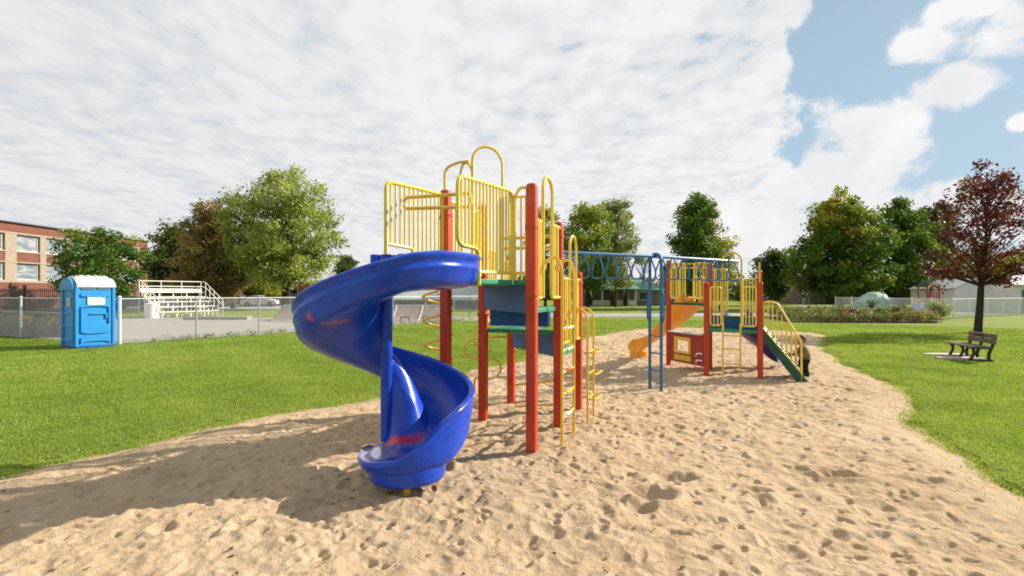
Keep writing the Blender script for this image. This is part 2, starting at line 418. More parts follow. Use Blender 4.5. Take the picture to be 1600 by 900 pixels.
def thing(name, label, cat, loc, group=None):
    o = bpy.data.objects.new(name, None); COL.objects.link(o); o.empty_display_size = 0.2
    o.location = loc; ORIGIN[o] = Vector(loc); return tag(o, label, cat, group)
def tag(o, label, cat, group=None):
    o['label'] = label; o['category'] = cat
    if group: o['group'] = group
    return o
def struct(o): o['kind'] = 'structure'; return o
def copy_tree(root, loc, rz=None, label=None, mats=None):
    def rec(o, par):
        c = o.copy(); COL.objects.link(c)
        if par is not None: c.parent = par
        for ch in list(o.children): rec(ch, c)
        return c
    c = rec(root, None); c.location = loc
    if rz is not None: c.rotation_euler = (0, 0, rz)
    if label: c['label'] = label
    return c

def G(px, py): Y = EYE * FOC / (py - HOR); return ((px - 800) / FOC * Y, Y)           # a photo pixel on the ground
def P(px, py, Y): return Vector(((px - 800) / FOC * Y, Y, EYE + (HOR - py) * Y / FOC))   # a photo pixel at a known depth
def V3(xy, z): return Vector((xy[0], xy[1], z))
def lerp(a, b, t): return tuple(a[i] + (b[i] - a[i]) * t for i in range(len(a)))

def fillet(pts, rad, n=5, closed=False):
    P_ = [Vector(p) for p in pts]; out = []; N = len(P_)
    for i in range(N):
        if not closed and i in (0, N - 1): out.append(P_[i]); continue
        a, b, c = P_[(i - 1) % N], P_[i], P_[(i + 1) % N]
        d1 = (a - b); d2 = (c - b); r = min(rad, d1.length * 0.49, d2.length * 0.49)
        p, q = b + d1.normalized() * r, b + d2.normalized() * r
        for k in range(n + 1):
            t = k / n
            out.append(p * (1 - t) ** 2 + b * 2 * t * (1 - t) + q * t * t)
    return out
def smooth_path(pts, n=8):
    P_ = [Vector(p) for p in pts]; out = []
    for i in range(len(P_) - 1):
        p0 = P_[max(i - 1, 0)]; p1 = P_[i]; p2 = P_[i + 1]; p3 = P_[min(i + 2, len(P_) - 1)]
        for k in range(n):
            t = k / n
            out.append(0.5 * ((2 * p1) + (p2 - p0) * t + (2 * p0 - 5 * p1 + 4 * p2 - p3) * t * t + (3 * p1 - p0 - 3 * p2 + p3) * t ** 3))
    out.append(P_[-1]); return out
def arc_arch(a, b, ztop, n=12):
    """inverted U from foot a (x,y,z) to foot b, semicircular top at ztop"""
    a = Vector(a); b = Vector(b); h = Vector((b.x - a.x, b.y - a.y, 0)); w = h.length / 2; hd = h.normalized()
    c = Vector(((a.x + b.x) / 2, (a.y + b.y) / 2, ztop - w)); out = [a]
    for k in range(n + 1):
        t = math.pi * (1 - k / n)
        out.append(c + hd * math.cos(t) * w + Vector((0, 0, math.sin(t) * w)))
    out.append(b); return out
def interp(tab, x):
    return float(np.interp(x, [t[0] for t in tab], [t[1] for t in tab]))

# ------------------------------------------------------------------ ground: lawn, sand pit, tarmac, road
SAND = [(-30, 4.6), (-12, 4.75), (-5.1, 5.1), (-4.74, 5.83), (-4.2, 6.73), (-3.46, 7.9), (-2.33, 8.9), (-1.2, 11.0), (-.7, 12.6), (0.8, 15.2), (3.1, 21.2), (6.4, 25.9),
        (10, 27.0), (12.6, 25.5), (13.9, 22.8), (12.2, 20.0), (10.7, 17.6), (8.9, 14.1), (8.05, 11.8), (7.75, 10.6), (7.15, 9.3), (6.0, 7.9), (5.55, 6.8), (5.2, 5.95), (4.75, 4.9), (4.5, 3.9), (4.6, 0), (3, -5), (-30, -5)]
SPOLY = np.array(SAND, float)
def poly_sd(x, y, poly):
    """signed distance, positive inside"""
    inside = np.zeros(x.shape, bool); dm = np.full(x.shape, 1e9); n = len(poly)
    for i in range(n):
        ax, ay = poly[i]; bx, by = poly[(i + 1) % n]
        dx, dy = bx - ax, by - ay
        t = np.clip(((x - ax) * dx + (y - ay) * dy) / (dx * dx + dy * dy), 0, 1)
        dm = np.minimum(dm, np.hypot(x - ax - t * dx, y - ay - t * dy))
        with np.errstate(divide='ignore', invalid='ignore'):
            c = ((ay > y) != (by > y)) & (x < (bx - ax) * (y - ay) / (by - ay if by != ay else 1e-9) + ax)
        inside ^= c
    return np.where(inside, dm, -dm)

rng = np.random.default_rng(7)
RX0, RX1, RY0, RY1, RES = -14.0, 14.5, 0.5, 28.0, 0.015
NXr, NYr = int((RX1 - RX0) / RES), int((RY1 - RY0) / RES)
def value_noise(cell):
    nx, ny = int((RX1 - RX0) / cell) + 4, int((RY1 - RY0) / cell) + 4
    g = rng.random((ny, nx)).astype(np.float32)
    xs = np.arange(NXr) * RES / cell + 0.5; ys = np.arange(NYr) * RES / cell + 0.5
    xi = xs.astype(int); xf = (xs - xi).astype(np.float32); xf = xf * xf * (3 - 2 * xf)
    yi = ys.astype(int); yf = (ys - yi).astype(np.float32); yf = yf * yf * (3 - 2 * yf)
    a = g[:, xi] * (1 - xf) + g[:, xi + 1] * xf
    return a[yi] * (1 - yf[:, None]) + a[yi + 1] * yf[:, None] - 0.5
def sand_raster():
    h = value_noise(2.6) * 0.07 + value_noise(0.9) * 0.035
    h += value_noise(0.33) * 0.024 + value_noise(0.17) * 0.028
    h += value_noise(0.085) * 0.017 + value_noise(0.045) * 0.010
    # ridged lumps
    r = 0.5 - np.abs(value_noise(0.20)) ; h += (r - 0.35) * 0.040
    r = 0.5 - np.abs(value_noise(0.10)) ; h += (r - 0.35) * 0.024
    # footprints and kicked hollows
    for i in range(27000):
        x = rng.uniform(RX0 + .6, RX1 - .6); y = rng.uniform(RY0 + .6, RY1 - .6)
        kind = rng.random()
        if kind < 0.50: L, Wd, dep = rng.uniform(.045, .088), rng.uniform(.022, .038), rng.uniform(.009, .030)
        elif kind < 0.96: L, Wd, dep = rng.uniform(.02, .055), rng.uniform(.016, .038), rng.uniform(.009, .030)
        else: L, Wd, dep = rng.uniform(.08, .13), rng.uniform(.06, .10), rng.uniform(.02, .045)
        th = rng.normal(0.15, 0.8); c, s_ = math.cos(th), math.sin(th)
        w = int(L * 2.6 / RES); ix, iy = int((x - RX0) / RES), int((y - RY0) / RES)
        x0, x1, y0, y1 = max(ix - w, 0), min(ix + w, NXr), max(iy - w, 0), min(iy + w, NYr)
        gy, gx = np.mgrid[y0:y1, x0:x1].astype(np.float32)
        gx = (gx - ix) * RES; gy = (gy - iy) * RES
        a = (gx * c + gy * s_) / L; b = (-gx * s_ + gy * c) / Wd
        d2 = a * a + b * b
        prof = -np.exp(-d2 ** 1.6) + 0.35 * np.exp(-((np.sqrt(d2) - 1.35 - 0.12 * a) / 0.33) ** 2)
        h[y0:y1, x0:x1] += .85 * dep * prof
    # the two deep holes dug in front, right of the middle
    for (px, py, L, Wd, dep, th) in ((1024, 780, .17, .12, .09, .2), (1056, 747, .20, .10, .06, .1), (1000, 797, .13, .08, .05, .4), (1312, 742, .20, .10, .07, -.4), (1442, 752, .22, .07, .045, -.2), (1188, 771, .10, .06, .045, 0), (641, 779, .09, .07, .05, 0)):
        x, y = G(px, py); c, s_ = math.cos(th), math.sin(th)
        w = int(.7 / RES); ix, iy = int((x - RX0) / RES), int((y - RY0) / RES)
        gy, gx = np.mgrid[iy - w:iy + w, ix - w:ix + w].astype(np.float32)
        gx = (gx - ix) * RES; gy = (gy - iy) * RES
        a = (gx * c + gy * s_) / L; b = (-gx * s_ + gy * c) / Wd; d2 = a * a + b * b
        h[iy - w:iy + w, ix - w:ix + w] += dep * (-np.exp(-d2 ** 1.5) + 0.4 * np.exp(-((np.sqrt(d2) - 1.4) / 0.4) ** 2))
    h -= np.median(h)
    return h.astype(np.float32)
HR = sand_raster()
EDGE_N = value_noise(0.9) * 0.55 + value_noise(0.3) * 0.34 + value_noise(0.1) * 0.16
def rast(arr, x, y):
    fx = np.clip((x - RX0) / RES, 0, NXr - 1.01); fy = np.clip((y - RY0) / RES, 0, NYr - 1.01)
    ix, iy = fx.astype(int), fy.astype(int); tx, ty = fx - ix, fy - iy
    return (arr[iy, ix] * (1 - tx) + arr[iy, ix + 1] * tx) * (1 - ty) + (arr[iy + 1, ix] * (1 - tx) + arr[iy + 1, ix + 1] * tx) * ty
def sand_sd(x, y):
    sc = np.clip(np.hypot(x, y) / 9.0, 0.6, 1.3)
    return poly_sd(x, y, SPOLY) + rast(EDGE_N, x, y) * 0.55 * sc
def sand_z(x, y):
    sd_ = sand_sd(x, y)
    t = np.clip((sd_ + 0.25) / 0.75, 0, 1); t = t * t * (3 - 2 * t)
    amp = np.clip((sd_ + 0.05) / 0.9, 0.12, 1)
    far = np.clip(1.0 + (np.hypot(x, y) - 6) * 0.05, 1.0, 1.5)
    return -0.075 + 0.085 * t + rast(HR, x, y) * amp * far

def np_mesh(name, verts, quads, mats, smooth=True):
    me = bpy.data.meshes.new(name); nv, nf = len(verts), len(quads); k = quads.shape[1]
    me.vertices.add(nv); me.vertices.foreach_set('co', verts.astype(np.float32).ravel())
    me.loops.add(nf * k); me.loops.foreach_set('vertex_index', quads.astype(np.int32).ravel())
    me.polygons.add(nf); me.polygons.foreach_set('loop_start', (np.arange(nf) * k).astype(np.int32))
    me.polygons.foreach_set('loop_total', np.full(nf, k, np.int32))
    if smooth: me.polygons.foreach_set('use_smooth', np.ones(nf, bool))
    for m in mats: me.materials.append(m)
    me.update(calc_edges=True); me.validate()
    return me
def add_attr(me, name, vals):
    a = me.attributes.new(name, 'FLOAT', 'POINT'); a.data.foreach_set('value', vals.astype(np.float32))

def sand_mat():
    m = bpy.data.materials.new('sand'); m.use_nodes = True
    t = NT(m.node_tree); b = m.node_tree.nodes['Principled BSDF']
    tc = t.node('ShaderNodeTexCoord').outputs['Object']
    n1 = t.noise(tc, 0.7, 5, 0.6); n2 = t.noise(tc, 7.0, 6, 0.65); n3 = t.noise(tc, 160.0, 3, 0.6)
    c = t.mix(t.maprange(n1, 0.35, 0.65), (0.49, 0.345, 0.205), (0.56, 0.41, 0.26))
    c = t.mix(t.maprange(n2, 0.42, 0.72, 0, 0.5), c, (0.40, 0.265, 0.145))
    nd = t.noise(t.mapping(tc, loc=(9, 2, 0)), 1.6, 7, 0.7)
    c = t.mix(t.maprange(nd, 0.54, 0.72, 0, 0.55), c, (0.34, 0.215, 0.12))
    c = t.mix(t.maprange(n3, 0.35, 0.7, 0, 0.35), c, (0.56, 0.42, 0.27))
    deb = t.noise(t.mapping(tc, loc=(4, 9, 0)), 42.0, 4, 0.7)
    c = t.mix(t.maprange(deb, 0.68, 0.74, 0, 0.6), c, (0.16, 0.10, 0.055))
    t.l.new(c, b.inputs['Base Color']); b.inputs['Roughness'].default_value = 0.95; b.inputs['Specular IOR Level'].default_value = 0.1
    bn = t.node('ShaderNodeBump'); bn.inputs['Strength'].default_value = 0.75; bn.inputs['Distance'].default_value = 0.03
    h = t.math('ADD', t.math('MULTIPLY', t.noise(tc, 28.0, 5, 0.65), 1.0), t.math('MULTIPLY', n3, 0.25))
    t.l.new(h, bn.inputs['Height']); t.l.new(bn.outputs[0], b.inputs['Normal'])
    return m
M['sand'] = sand_mat()

def build_sand():
    rs = np.exp(np.linspace(math.log(1.9), math.log(29.5), 860)); th = np.linspace(R(-70), R(70), 1000)
    TH, RR = np.meshgrid(th, rs)
    x = RR * np.sin(TH); y = RR * np.cos(TH)
    z = sand_z(x.ravel(), y.ravel())
    verts = np.stack([x.ravel(), y.ravel(), z], 1)
    nr, nt_ = x.shape
    i, j = np.meshgrid(np.arange(nr - 1), np.arange(nt_ - 1), indexing='ij')
    q = np.stack([i * nt_ + j, i * nt_ + j + 1, (i + 1) * nt_ + j + 1, (i + 1) * nt_ + j], -1).reshape(-1, 4)[:, ::-1]
    keep = sand_sd(verts[:, 0], verts[:, 1])[q].max(1) > -0.45
    q = q[keep]
    used = np.unique(q); remap = np.full(len(verts), -1); remap[used] = np.arange(len(used))
    me = np_mesh('sand_pit', verts[used], remap[q], [M['sand']])
    o = bpy.data.objects.new('sand_pit', me); COL.objects.link(o); struct(o)
build_sand()

def lawn_mat():
    m = bpy.data.materials.new('lawn'); m.use_nodes = True
    t = NT(m.node_tree); b = m.node_tree.nodes['Principled BSDF']
    tc = t.node('ShaderNodeTexCoord').outputs['Object']
    n1 = t.noise(tc, 0.25, 5, 0.6); n2 = t.noise(tc, 2.2, 6, 0.65); n3 = t.noise(tc, 45.0, 4, 0.7)
    c = t.mix(t.maprange(n1, 0.3, 0.7), (0.17, 0.225, 0.032), (0.24, 0.275, 0.042))
    c = t.mix(t.maprange(n2, 0.4, 0.7, 0, 0.55), c, (0.28, 0.29, 0.06))
    c = t.mix(t.maprange(n3, 0.35, 0.65, 0, 0.45), c, (0.12, 0.165, 0.025))
    t.l.new(c, b.inputs['Base Color']); b.inputs['Roughness'].default_value = 0.9; b.inputs['Specular IOR Level'].default_value = 0.1
    bn = t.node('ShaderNodeBump'); bn.inputs['Strength'].default_value = 0.6; bn.inputs['Distance'].default_value = 0.06
    t.l.new(t.noise(tc, 14.0, 6, 0.75), bn.inputs['Height']); t.l.new(bn.outputs[0], b.inputs['Normal'])
    return m
M['lawn'] = lawn_mat()
def build_lawn():
    rs = np.concatenate([[0.02], np.linspace(.5, 34, 260), [40, 60, 100, 200, 500, 1500]]); th = np.linspace(-math.pi, math.pi, 541)
    TH, RR = np.meshgrid(th, rs); x = (RR * np.sin(TH)).ravel(); y = (RR * np.cos(TH)).ravel()
    t = np.clip((sand_sd(x, y) + 0.14) / 0.45, 0, 1); z = -0.30 * t * t * (3 - 2 * t)
    nr, nt_ = RR.shape; i, j = np.meshgrid(np.arange(nr - 1), np.arange(nt_ - 1), indexing='ij')
    q = np.stack([i * nt_ + j, (i + 1) * nt_ + j, (i + 1) * nt_ + j + 1, i * nt_ + j + 1], -1).reshape(-1, 4)[:, ::-1]
    me = np_mesh('lawn', np.stack([x, y, z], 1), q[:, ::-1][:, ::-1], [M['lawn']])
    o = bpy.data.objects.new('lawn', me); COL.objects.link(o); struct(o)
build_lawn()

FD = Vector((0.58, 0.815)).normalized()                 # direction of the chain-link fence
F0 = Vector((-13.8, 18.0))
def fpt(d): p = F0 + FD * d; return (p.x, p.y)
LOT = [(-13.9, 18.15), fpt(6.0), fpt(12), fpt(17.5), (-2.5, 33.0), (1.5, 35.0), (1.5, 37.6), (-8, 37.4), (-40, 36.5), (-46, 30), (-21.5, 21.5)]
mb = MB(); mb.prism([(x - .12, y + .05) for x, y in LOT], -0.2, 0.02); struct(mb.obj('asphalt_lot', M['asphalt'], loc=(0, 0, 0), smooth=0))
mb = MB(); mb.prism([(1.6, 38.5), (26, 39.8), (60, 50), (60, 56), (26, 46.0), (1.6, 45.0)], -0.2, 0.018); struct(mb.obj('road', M['road'], loc=(0, 0, 0), smooth=0))
mb = MB(); mb.prism([(-60, 58), (-20, 57), (-14, 59), (-14, 70), (-60, 72)], -0.2, 0.02); struct(mb.obj('car_park', M['road'], loc=(0, 0, 0), smooth=0))
mb = MB(); mb.prism([(35.5, 58), (37.2, 58), (43.5, 75), (41.0, 75)], -0.2, 0.018); struct(mb.obj('garden_path', M['road'], loc=(0, 0, 0), smooth=0))

# grass blades: one object nobody could count
def vnz(x, y, cell, seed):
    g = np.random.default_rng(seed).random((256, 256)); fx, fy = x / cell + 1000, y / cell + 1000
    ix, iy = np.floor(fx).astype(int), np.floor(fy).astype(int); tx, ty = fx - ix, fy - iy; tx = tx * tx * (3 - 2 * tx); ty = ty * ty * (3 - 2 * ty)
    a = g[iy % 256, ix % 256] * (1 - tx) + g[iy % 256, (ix + 1) % 256] * tx; b = g[(iy + 1) % 256, ix % 256] * (1 - tx) + g[(iy + 1) % 256, (ix + 1) % 256] * tx
    return a * (1 - ty) + b * ty - 0.5
def build_grass():
    N = 1250000
    r = np.exp(rng.uniform(math.log(3.4), math.log(36), N)); a = rng.uniform(R(-60), R(60), N)
    x = r * np.sin(a); y = r * np.cos(a)
    s = sand_sd(x, y)
    lot = poly_sd(x, y, np.array(LOT, float))
    patch = rast(EDGE_N, x * 0.7, y * 0.7)
    keep = ((s < 0.0) | ((s < 0.12) & (rng.random(N) < 0.55)) | ((s < 0.35) & (rng.random(N) < 0.10)) | ((s < 1.0) & (x > 2.2) & (y < 6.5) & (rng.random(N) < 0.012))) & (lot < 0.0)
    x, y, r, s, patch = x[keep], y[keep], r[keep], s[keep], patch[keep]; n = len(x)
    z0 = np.where(s > 0.12, sand_z(x, y), np.where(s > -.1, np.maximum(sand_z(x, y), -.02), 0.0)) - 0.005
    near = np.clip(-s / 0.7, 0, 1)
    h = rng.uniform(.012, .032, n) * (0.65 + 0.6 * near) * np.clip(0.8 + r * 0.018, 0.85, 1.3)
    tuft = (s > -0.45) & (rng.random(n) < 0.25); h = np.where(tuft, h * 1.7, h)
    w = rng.uniform(.003, .0055, n) * np.clip(r * 0.22, 1.0, 6.0)
    th = rng.uniform(0, 2 * math.pi, n); ln = rng.uniform(0.1, 0.8, n) * h; lt = rng.uniform(0, 2 * math.pi, n)
    dx, dy = np.cos(th) * w, np.sin(th) * w
    v = np.empty((n, 3, 3), np.float32)
    v[:, 0] = np.stack([x - dx, y - dy, z0], 1); v[:, 1] = np.stack([x + dx, y + dy, z0], 1)
    v[:, 2] = np.stack([x + np.cos(lt) * ln, y + np.sin(lt) * ln, z0 + h], 1)
    me = np_mesh('grass', v.reshape(-1, 3), np.arange(n * 3).reshape(-1, 3), [leaf_mat('grass_blades', [(0.0, (0.145, 0.225, 0.036)), (0.45, (0.265, 0.375, 0.062)), (0.8, (0.36, 0.45, 0.10)), (1.0, (0.50, 0.45, 0.20))], 0.48)], smooth=False)
    t = np.clip(0.5 + rng.normal(0, .08, n) + vnz(x, y, 3.1, 1) * .30 + vnz(x, y, .9, 2) * .30 + vnz(x, y, .28, 3) * .30 + .06 * np.sin((x * .8 + y * .6) * 2 * math.pi / 2.2) + np.where((s > -0.5) & (rng.random(n) < .3), .22, 0), 0, 1)
    add_attr(me, 'tint', np.repeat(t, 3))
    o = bpy.data.objects.new('grass', me); COL.objects.link(o)
    tag(o, 'short mown green grass of the lawns around the sand', 'grass'); o['kind'] = 'stuff'
build_grass()

def build_debris():
    n = 520; r = np.exp(rng.uniform(math.log(3.2), math.log(15), n)); a = rng.uniform(R(-48), R(48), n); x, y = r * np.sin(a), r * np.cos(a); sd_ = sand_sd(x, y)
    z = np.where(sd_ > 0, sand_z(x, y) + .006, .03); th = rng.uniform(0, 6.28, n); L_ = rng.uniform(.010, .030, n); w = np.where(rng.random(n) < .4, L_ * .15, L_ * .6)
    c, s_ = np.cos(th), np.sin(th); v = np.empty((n, 4, 3))
    for k, (p, q_) in enumerate(((-1, 0), (0, 1), (1, 0), (0, -1))): v[:, k] = np.stack([x + c * L_ * p - s_ * w * q_, y + s_ * L_ * p + c * w * q_, z + rng.uniform(0, .012, n)], 1)
    me = np_mesh('debris', v.reshape(-1, 3), np.arange(n * 4).reshape(-1, 4), [leaf_mat('dry_bits', [(0, (.05, .03, .015)), (.6, (.16, .09, .04)), (1, (.35, .26, .12))], .1)], smooth=False); add_attr(me, 'tint', np.repeat(rng.random(n), 4))
    o = bpy.data.objects.new('debris', me); COL.objects.link(o); tag(o, 'scattered dry leaves and twigs on sand and lawn', 'litter'); o['kind'] = 'stuff'
build_debris()

# ------------------------------------------------------------------ big play tower
CX, CY = -0.091, 6.514
U = (0.9336, -0.3584); VV = (0.3584, 0.9336); UA = math.atan2(U[1], U[0])
def L(a, b, z=None):
    p = (CX + a * U[0] + b * VV[0], CY + a * U[1] + b * VV[1])
    return p if z is None else Vector((p[0], p[1], z))
def post(mb, xy, z, w=0.115, rz=UA, mi=0):
    h = w / 2; ca, sa = math.cos(rz), math.sin(rz); ch = 0.012
    sec = [(-h + ch, -h), (h - ch, -h), (h, -h + ch), (h, h - ch), (h - ch, h), (-h + ch, h), (-h, h - ch), (-h, -h + ch)]
    rings = [(-0.15, 1, 0), (z - 0.05, 1, 0), (z - 0.028, 0.93, 0), (z - 0.010, 0.74, 0), (z - 0.001, 0.40, 0)]
    vs = []; n = 8
    for (zz, k, _) in rings:
        for (x, y) in sec: vs.append((xy[0] + (x * ca - y * sa) * k, xy[1] + (x * sa + y * ca) * k, zz))
    fs = []
    for i in range(len(rings) - 1):
        for k in range(n): fs.append((i * n + k, i * n + (k + 1) % n, (i + 1) * n + (k + 1) % n, (i + 1) * n + k))
    fs.append(tuple(reversed(range(n)))); fs.append(tuple((len(rings) - 1) * n + k for k in range(n)))
    mb.add(vs, fs, mi); return mb
FR, BR = 0.019, 0.0125
def guard(mb, a, b, zb, zt, nb, rad=0.06, fr=FR, br=BR):
    a, b = tuple(a[:2]), tuple(b[:2])
    mb.tube(fillet([V3(a, zb), V3(a, zt), V3(b, zt), V3(b, zb)], rad, 5, True), fr, 8, True)
    for i in range(nb):
        p = lerp(a, b, (i + 1) / (nb + 1)); mb.tube([V3(p, zb), V3(p, zt)], br, 6)
    return mb

T1 = thing('play_tower', 'tall play tower with red posts, stepped green decks, yellow rails and a blue spiral slide', 'play tower', (CX, CY, 0))
PP = {0: L(-.55, -.55), 1: L(.55, -.55), 2: L(-.55, .55), 4: L(.55, .55), 3: L(-.55, 1.65), 5: L(.55, 1.65)}
ZT = {0: 3.05, 1: 3.045, 2: 3.05, 4: 2.75, 3: 2.43, 5: 2.13}
for k in (0, 1, 2, 4, 3, 5): post(MB(), PP[k], ZT[k]).obj('post', M['red'], T1)
def shrink(poly, d):
    c = lerp(poly[0], poly[0], 0); cx = sum(p[0] for p in poly) / len(poly); cy = sum(p[1] for p in poly) / len(poly)
    return [(p[0] + (cx - p[0]) * d, p[1] + (cy - p[1]) * d) for p in poly]
def deck(poly, z, th=0.055, d=0.035, mats=None):
    mb = MB(); mb.prism(shrink(poly, d), z - th, z); return mb
deck([PP[0], PP[1], PP[2]], 1.95).obj('deck', M['green'], T1, bevel=0.008)
EXT = [(-.80, 6.13), (.02, 5.82), (-.345, 5.30), (-1.10, 5.66)]
MB().prism(EXT, 1.894, 1.949).obj('slide_landing', M['green'], T1, bevel=0.008)
deck([PP[1], PP[4], PP[2]], 1.62).obj('deck', M['green'], T1, bevel=0.008)
deck([PP[2], PP[4], PP[3]], 1.30).obj('deck', M['green'], T1, bevel=0.008)
deck([PP[4], PP[5], PP[3]], 0.985).obj('deck', M['green'], T1, bevel=0.008)
def panel(mb, a, b, z0, z1, th=0.022, t0=0.0, t1=1.0, z0b=None):
    a, b = lerp(a, b, t0), lerp(a, b, t1); d = Vector((b[0] - a[0], b[1] - a[1], 0)); nrm = (-d.y, d.x, 0)
    return mb.slab([V3(a, z0), V3(b, z0 if z0b is None else z0b), V3(b, z1), V3(a, z1)], nrm, th)
panel(MB(), PP[2], PP[1], 1.575, 1.895, 0.022, 0.05, 0.95).obj('riser_panel', M['bluepanel'], T1)
panel(MB(), PP[2], PP[4], 1.35, 1.562, 0.14, 0.12, 0.88).obj('riser_panel', M['bluebox'], T1, bevel=0.006)
panel(MB(), PP[3], PP[4], 0.955, 1.243, 0.022, 0.05, 0.95).obj('riser_panel', M['bluepanel'], T1)

for k, hs in ((0, (2.1, 2.75)), (1, (1.78, 2.55)), (2, (1.5, 2.3)), (4, (1.2, 1.8, 2.55)), (3, (1.2, 2.2)), (5, (1.15, 1.95))):
    for z_ in hs: mb = MB(); mb.box((PP[k][0], PP[k][1], z_), (.128, .128, .045), UA); mb.obj('clamp', M['red'], T1, bevel=.006)
# guard beside the slide entry, right
a0, a1 = (-.53, 5.0), (.0, 5.875); am = (-.345, 5.305)
mb = MB(); mb.tube(fillet([V3(a1, 1.90), V3(a1, 2.965), V3(a0, 2.955), V3(a0, 2.275), V3(am, 2.26), V3(am, 1.88)], 0.10, 6), 0.021, 8)
mb.tube([V3(am, 2.022), V3(a1, 2.028)], 0.018, 8)
for i in range(1, 16):
    t = i / 16; p = lerp(a0, a1, t); lo = 2.27 if t < 0.35 else 2.022
    mb.tube([V3(p, lo), V3(p, 2.956 + 0.009 * t)], BR, 6)
mb.obj('guard_rail', M['yellow'], T1)
# guard beside the slide entry, left
b0, b1 = (-1.335, 5.42), (-.83, 6.155); bm = lerp(b0, b1, .438)
mb = MB(); mb.tube(fillet([V3(b0, 2.12), V3(b0, 2.985), V3(b1, 2.985), V3(b1, 1.95)], 0.09, 6), 0.021, 8)
mb.tube(fillet([V3(b0, 2.325), V3(bm, 2.30), V3(bm, 1.95)], 0.04, 4), 0.018, 8)
for i in range(1, 13):
    t = i / 13; p = lerp(b0, b1, t); mb.tube([V3(p, 2.31 if t < .43 else 1.95), V3(p, 2.98)], BR, 6)
mb.obj('guard_rail', M['yellow'], T1)
c0, c1 = (-1.184, 5.64), (-.42, 5.18)
mb = MB(); mb.tube(fillet([V3(c0, 2.85), V3(c1, 2.81), V3(c1, 2.675), V3(c0, 2.73)], 0.05, 5, True), 0.02, 8); mb.obj('grab_bar', M['gold'], T1)
# narrow filler next to the front post
mb = MB(); d0, d1 = (.03, 5.865), lerp((.0, 5.875), PP[1], .86)
mb.tube(smooth_path([V3(d0, 1.95), V3(d0, 2.80), V3(lerp(d0, d1, .12), 2.93), V3(lerp(d0, d1, .45), 3.0), V3(d1, 2.99)], 6), 0.018, 8)
mb.tube([V3(d0, 2.03), V3(d1, 2.03)], 0.016, 8); mb.tube([V3(d0, 2.90), V3(d1, 2.90)], 0.014, 8)
for t in (.45, .78): mb.tube([V3(lerp(d0, d1, t), 2.03), V3(lerp(d0, d1, t), 2.90)], BR, 6)
mb.obj('guard_rail', M['yellow'], T1)
# left side, back and rear guards
guard(MB(), L(-.55, -.46), L(-.55, -.12), 2.03, 2.93, 3).obj('guard_rail', M['yellow'], T1)
guard(MB(), L(-.55, .24), L(-.55, .46), 2.03, 2.93, 2).obj('guard_rail', M['yellow'], T1)
guard(MB(), L(-.55, .64), L(-.55, 1.02), 1.40, 2.42, 4).obj('guard_rail', M['yellow'], T1)
guard(MB(), L(-.55, 1.24), L(-.55, 1.56), 1.40, 2.30, 3).obj('guard_rail', M['yellow'], T1)
guard(MB(), L(-.46, 1.65), L(-.10, 1.65), 1.08, 2.12, 3).obj('guard_rail', M['yellow'], T1)
# right side of second deck: two J shaped guards and an arch between
q1, q2 = L(.585, -.294), L(.585, .094)
mb = MB(); pa, pb = L(.585, -.49), q1
mb.tube(fillet([V3(pa, 2.64), V3(pb, 2.64), V3(pb, 1.745), V3(pa, 1.745)], 0.05, 5), FR, 8)
for t in (.28, .62): mb.tube([V3(lerp(pa, pb, t), 1.745), V3(lerp(pa, pb, t), 2.64)], 0.017, 6)
mb.obj('guard_rail', M['yellow'], T1)
mb = MB(); pa, pb = L(.585, .49), q2
mb.tube(fillet([V3(pa, 2.66), V3(pb, 2.66), V3(pb, 1.745), V3(pa, 1.745)], 0.06, 5), FR, 8)
for t in (.3, .65): mb.tube([V3(lerp(pa, pb, t), 1.745), V3(lerp(pa, pb, t), 2.66)], 0.017, 6)
mb.obj('guard_rail', M['yellow'], T1)
mb = MB(); mb.tube(arc_arch(L(.60, -.29, 1.745), L(.60, .09, 1.745), 3.2), 0.021, 8); mb.obj('entry_arch', M['yellow'], T1)
mb = MB()
for zz in (2.42, 2.56): mb.tube([L(-.28, .56, zz), L(.49, .56, zz)], 0.022, 8)
mb.obj('grab_bar', M['gold'], T1)
# ladders on the right side
def ladder(b0, b1, a_in, a_out, ztop, zarc, rungs, pegs, grips):
    mb = MB()
    for b in (b0, b1):
        mb.tube(smooth_path([L(a_in, b, ztop - .12), L(a_in + .015, b, ztop - .03), L(a_in + .08, b, zarc), L((a_in + a_out) / 2 + .04, b, zarc), L(a_out - .02, b, zarc - .07), L(a_out, b, zarc - .2), L(a_out, b, zarc - .5), L(a_out, b, -.1)], 6), 0.017, 8)
    o = mb.obj('climbing_ladder', M['gold'], T1)
    for i, zz in enumerate(rungs):
        m2 = MB(); m2.tube([L(a_out, b0, zz), L(a_out, b1, zz)], 0.013, 8)
        if pegs: m2.tube(fillet([L(a_out, b0 - .01, zz), L(a_out + .11, b0 - .01, zz), L(a_out + .13, b1, zz), L(a_out, b1, zz)], 0.03, 4), 0.012, 8)
        m2.obj('rung', M['gold'], o)
        if grips:
            m3 = MB(); mid = (b0 + b1) / 2
            m3.box(L(a_out, mid - .03, zz), (.06, .13, .03), UA); m3.box(L(a_out, mid + .12, zz - .01), (.05, .07, .03), UA)
            m3.obj('foot_grip', M[grips[i % len(grips)]], o, bevel=0.01)
ladder(-.218, .35, .60, .81, 2.20, 2.215, (.33, .60, .86, 1.12, 1.38), False, ('paper', 'gold', 'red', 'galv_light', 'paper'))
ladder(.93, 1.32, .60, .86, 1.56, 1.575, (.34, .68, .98), True, None)
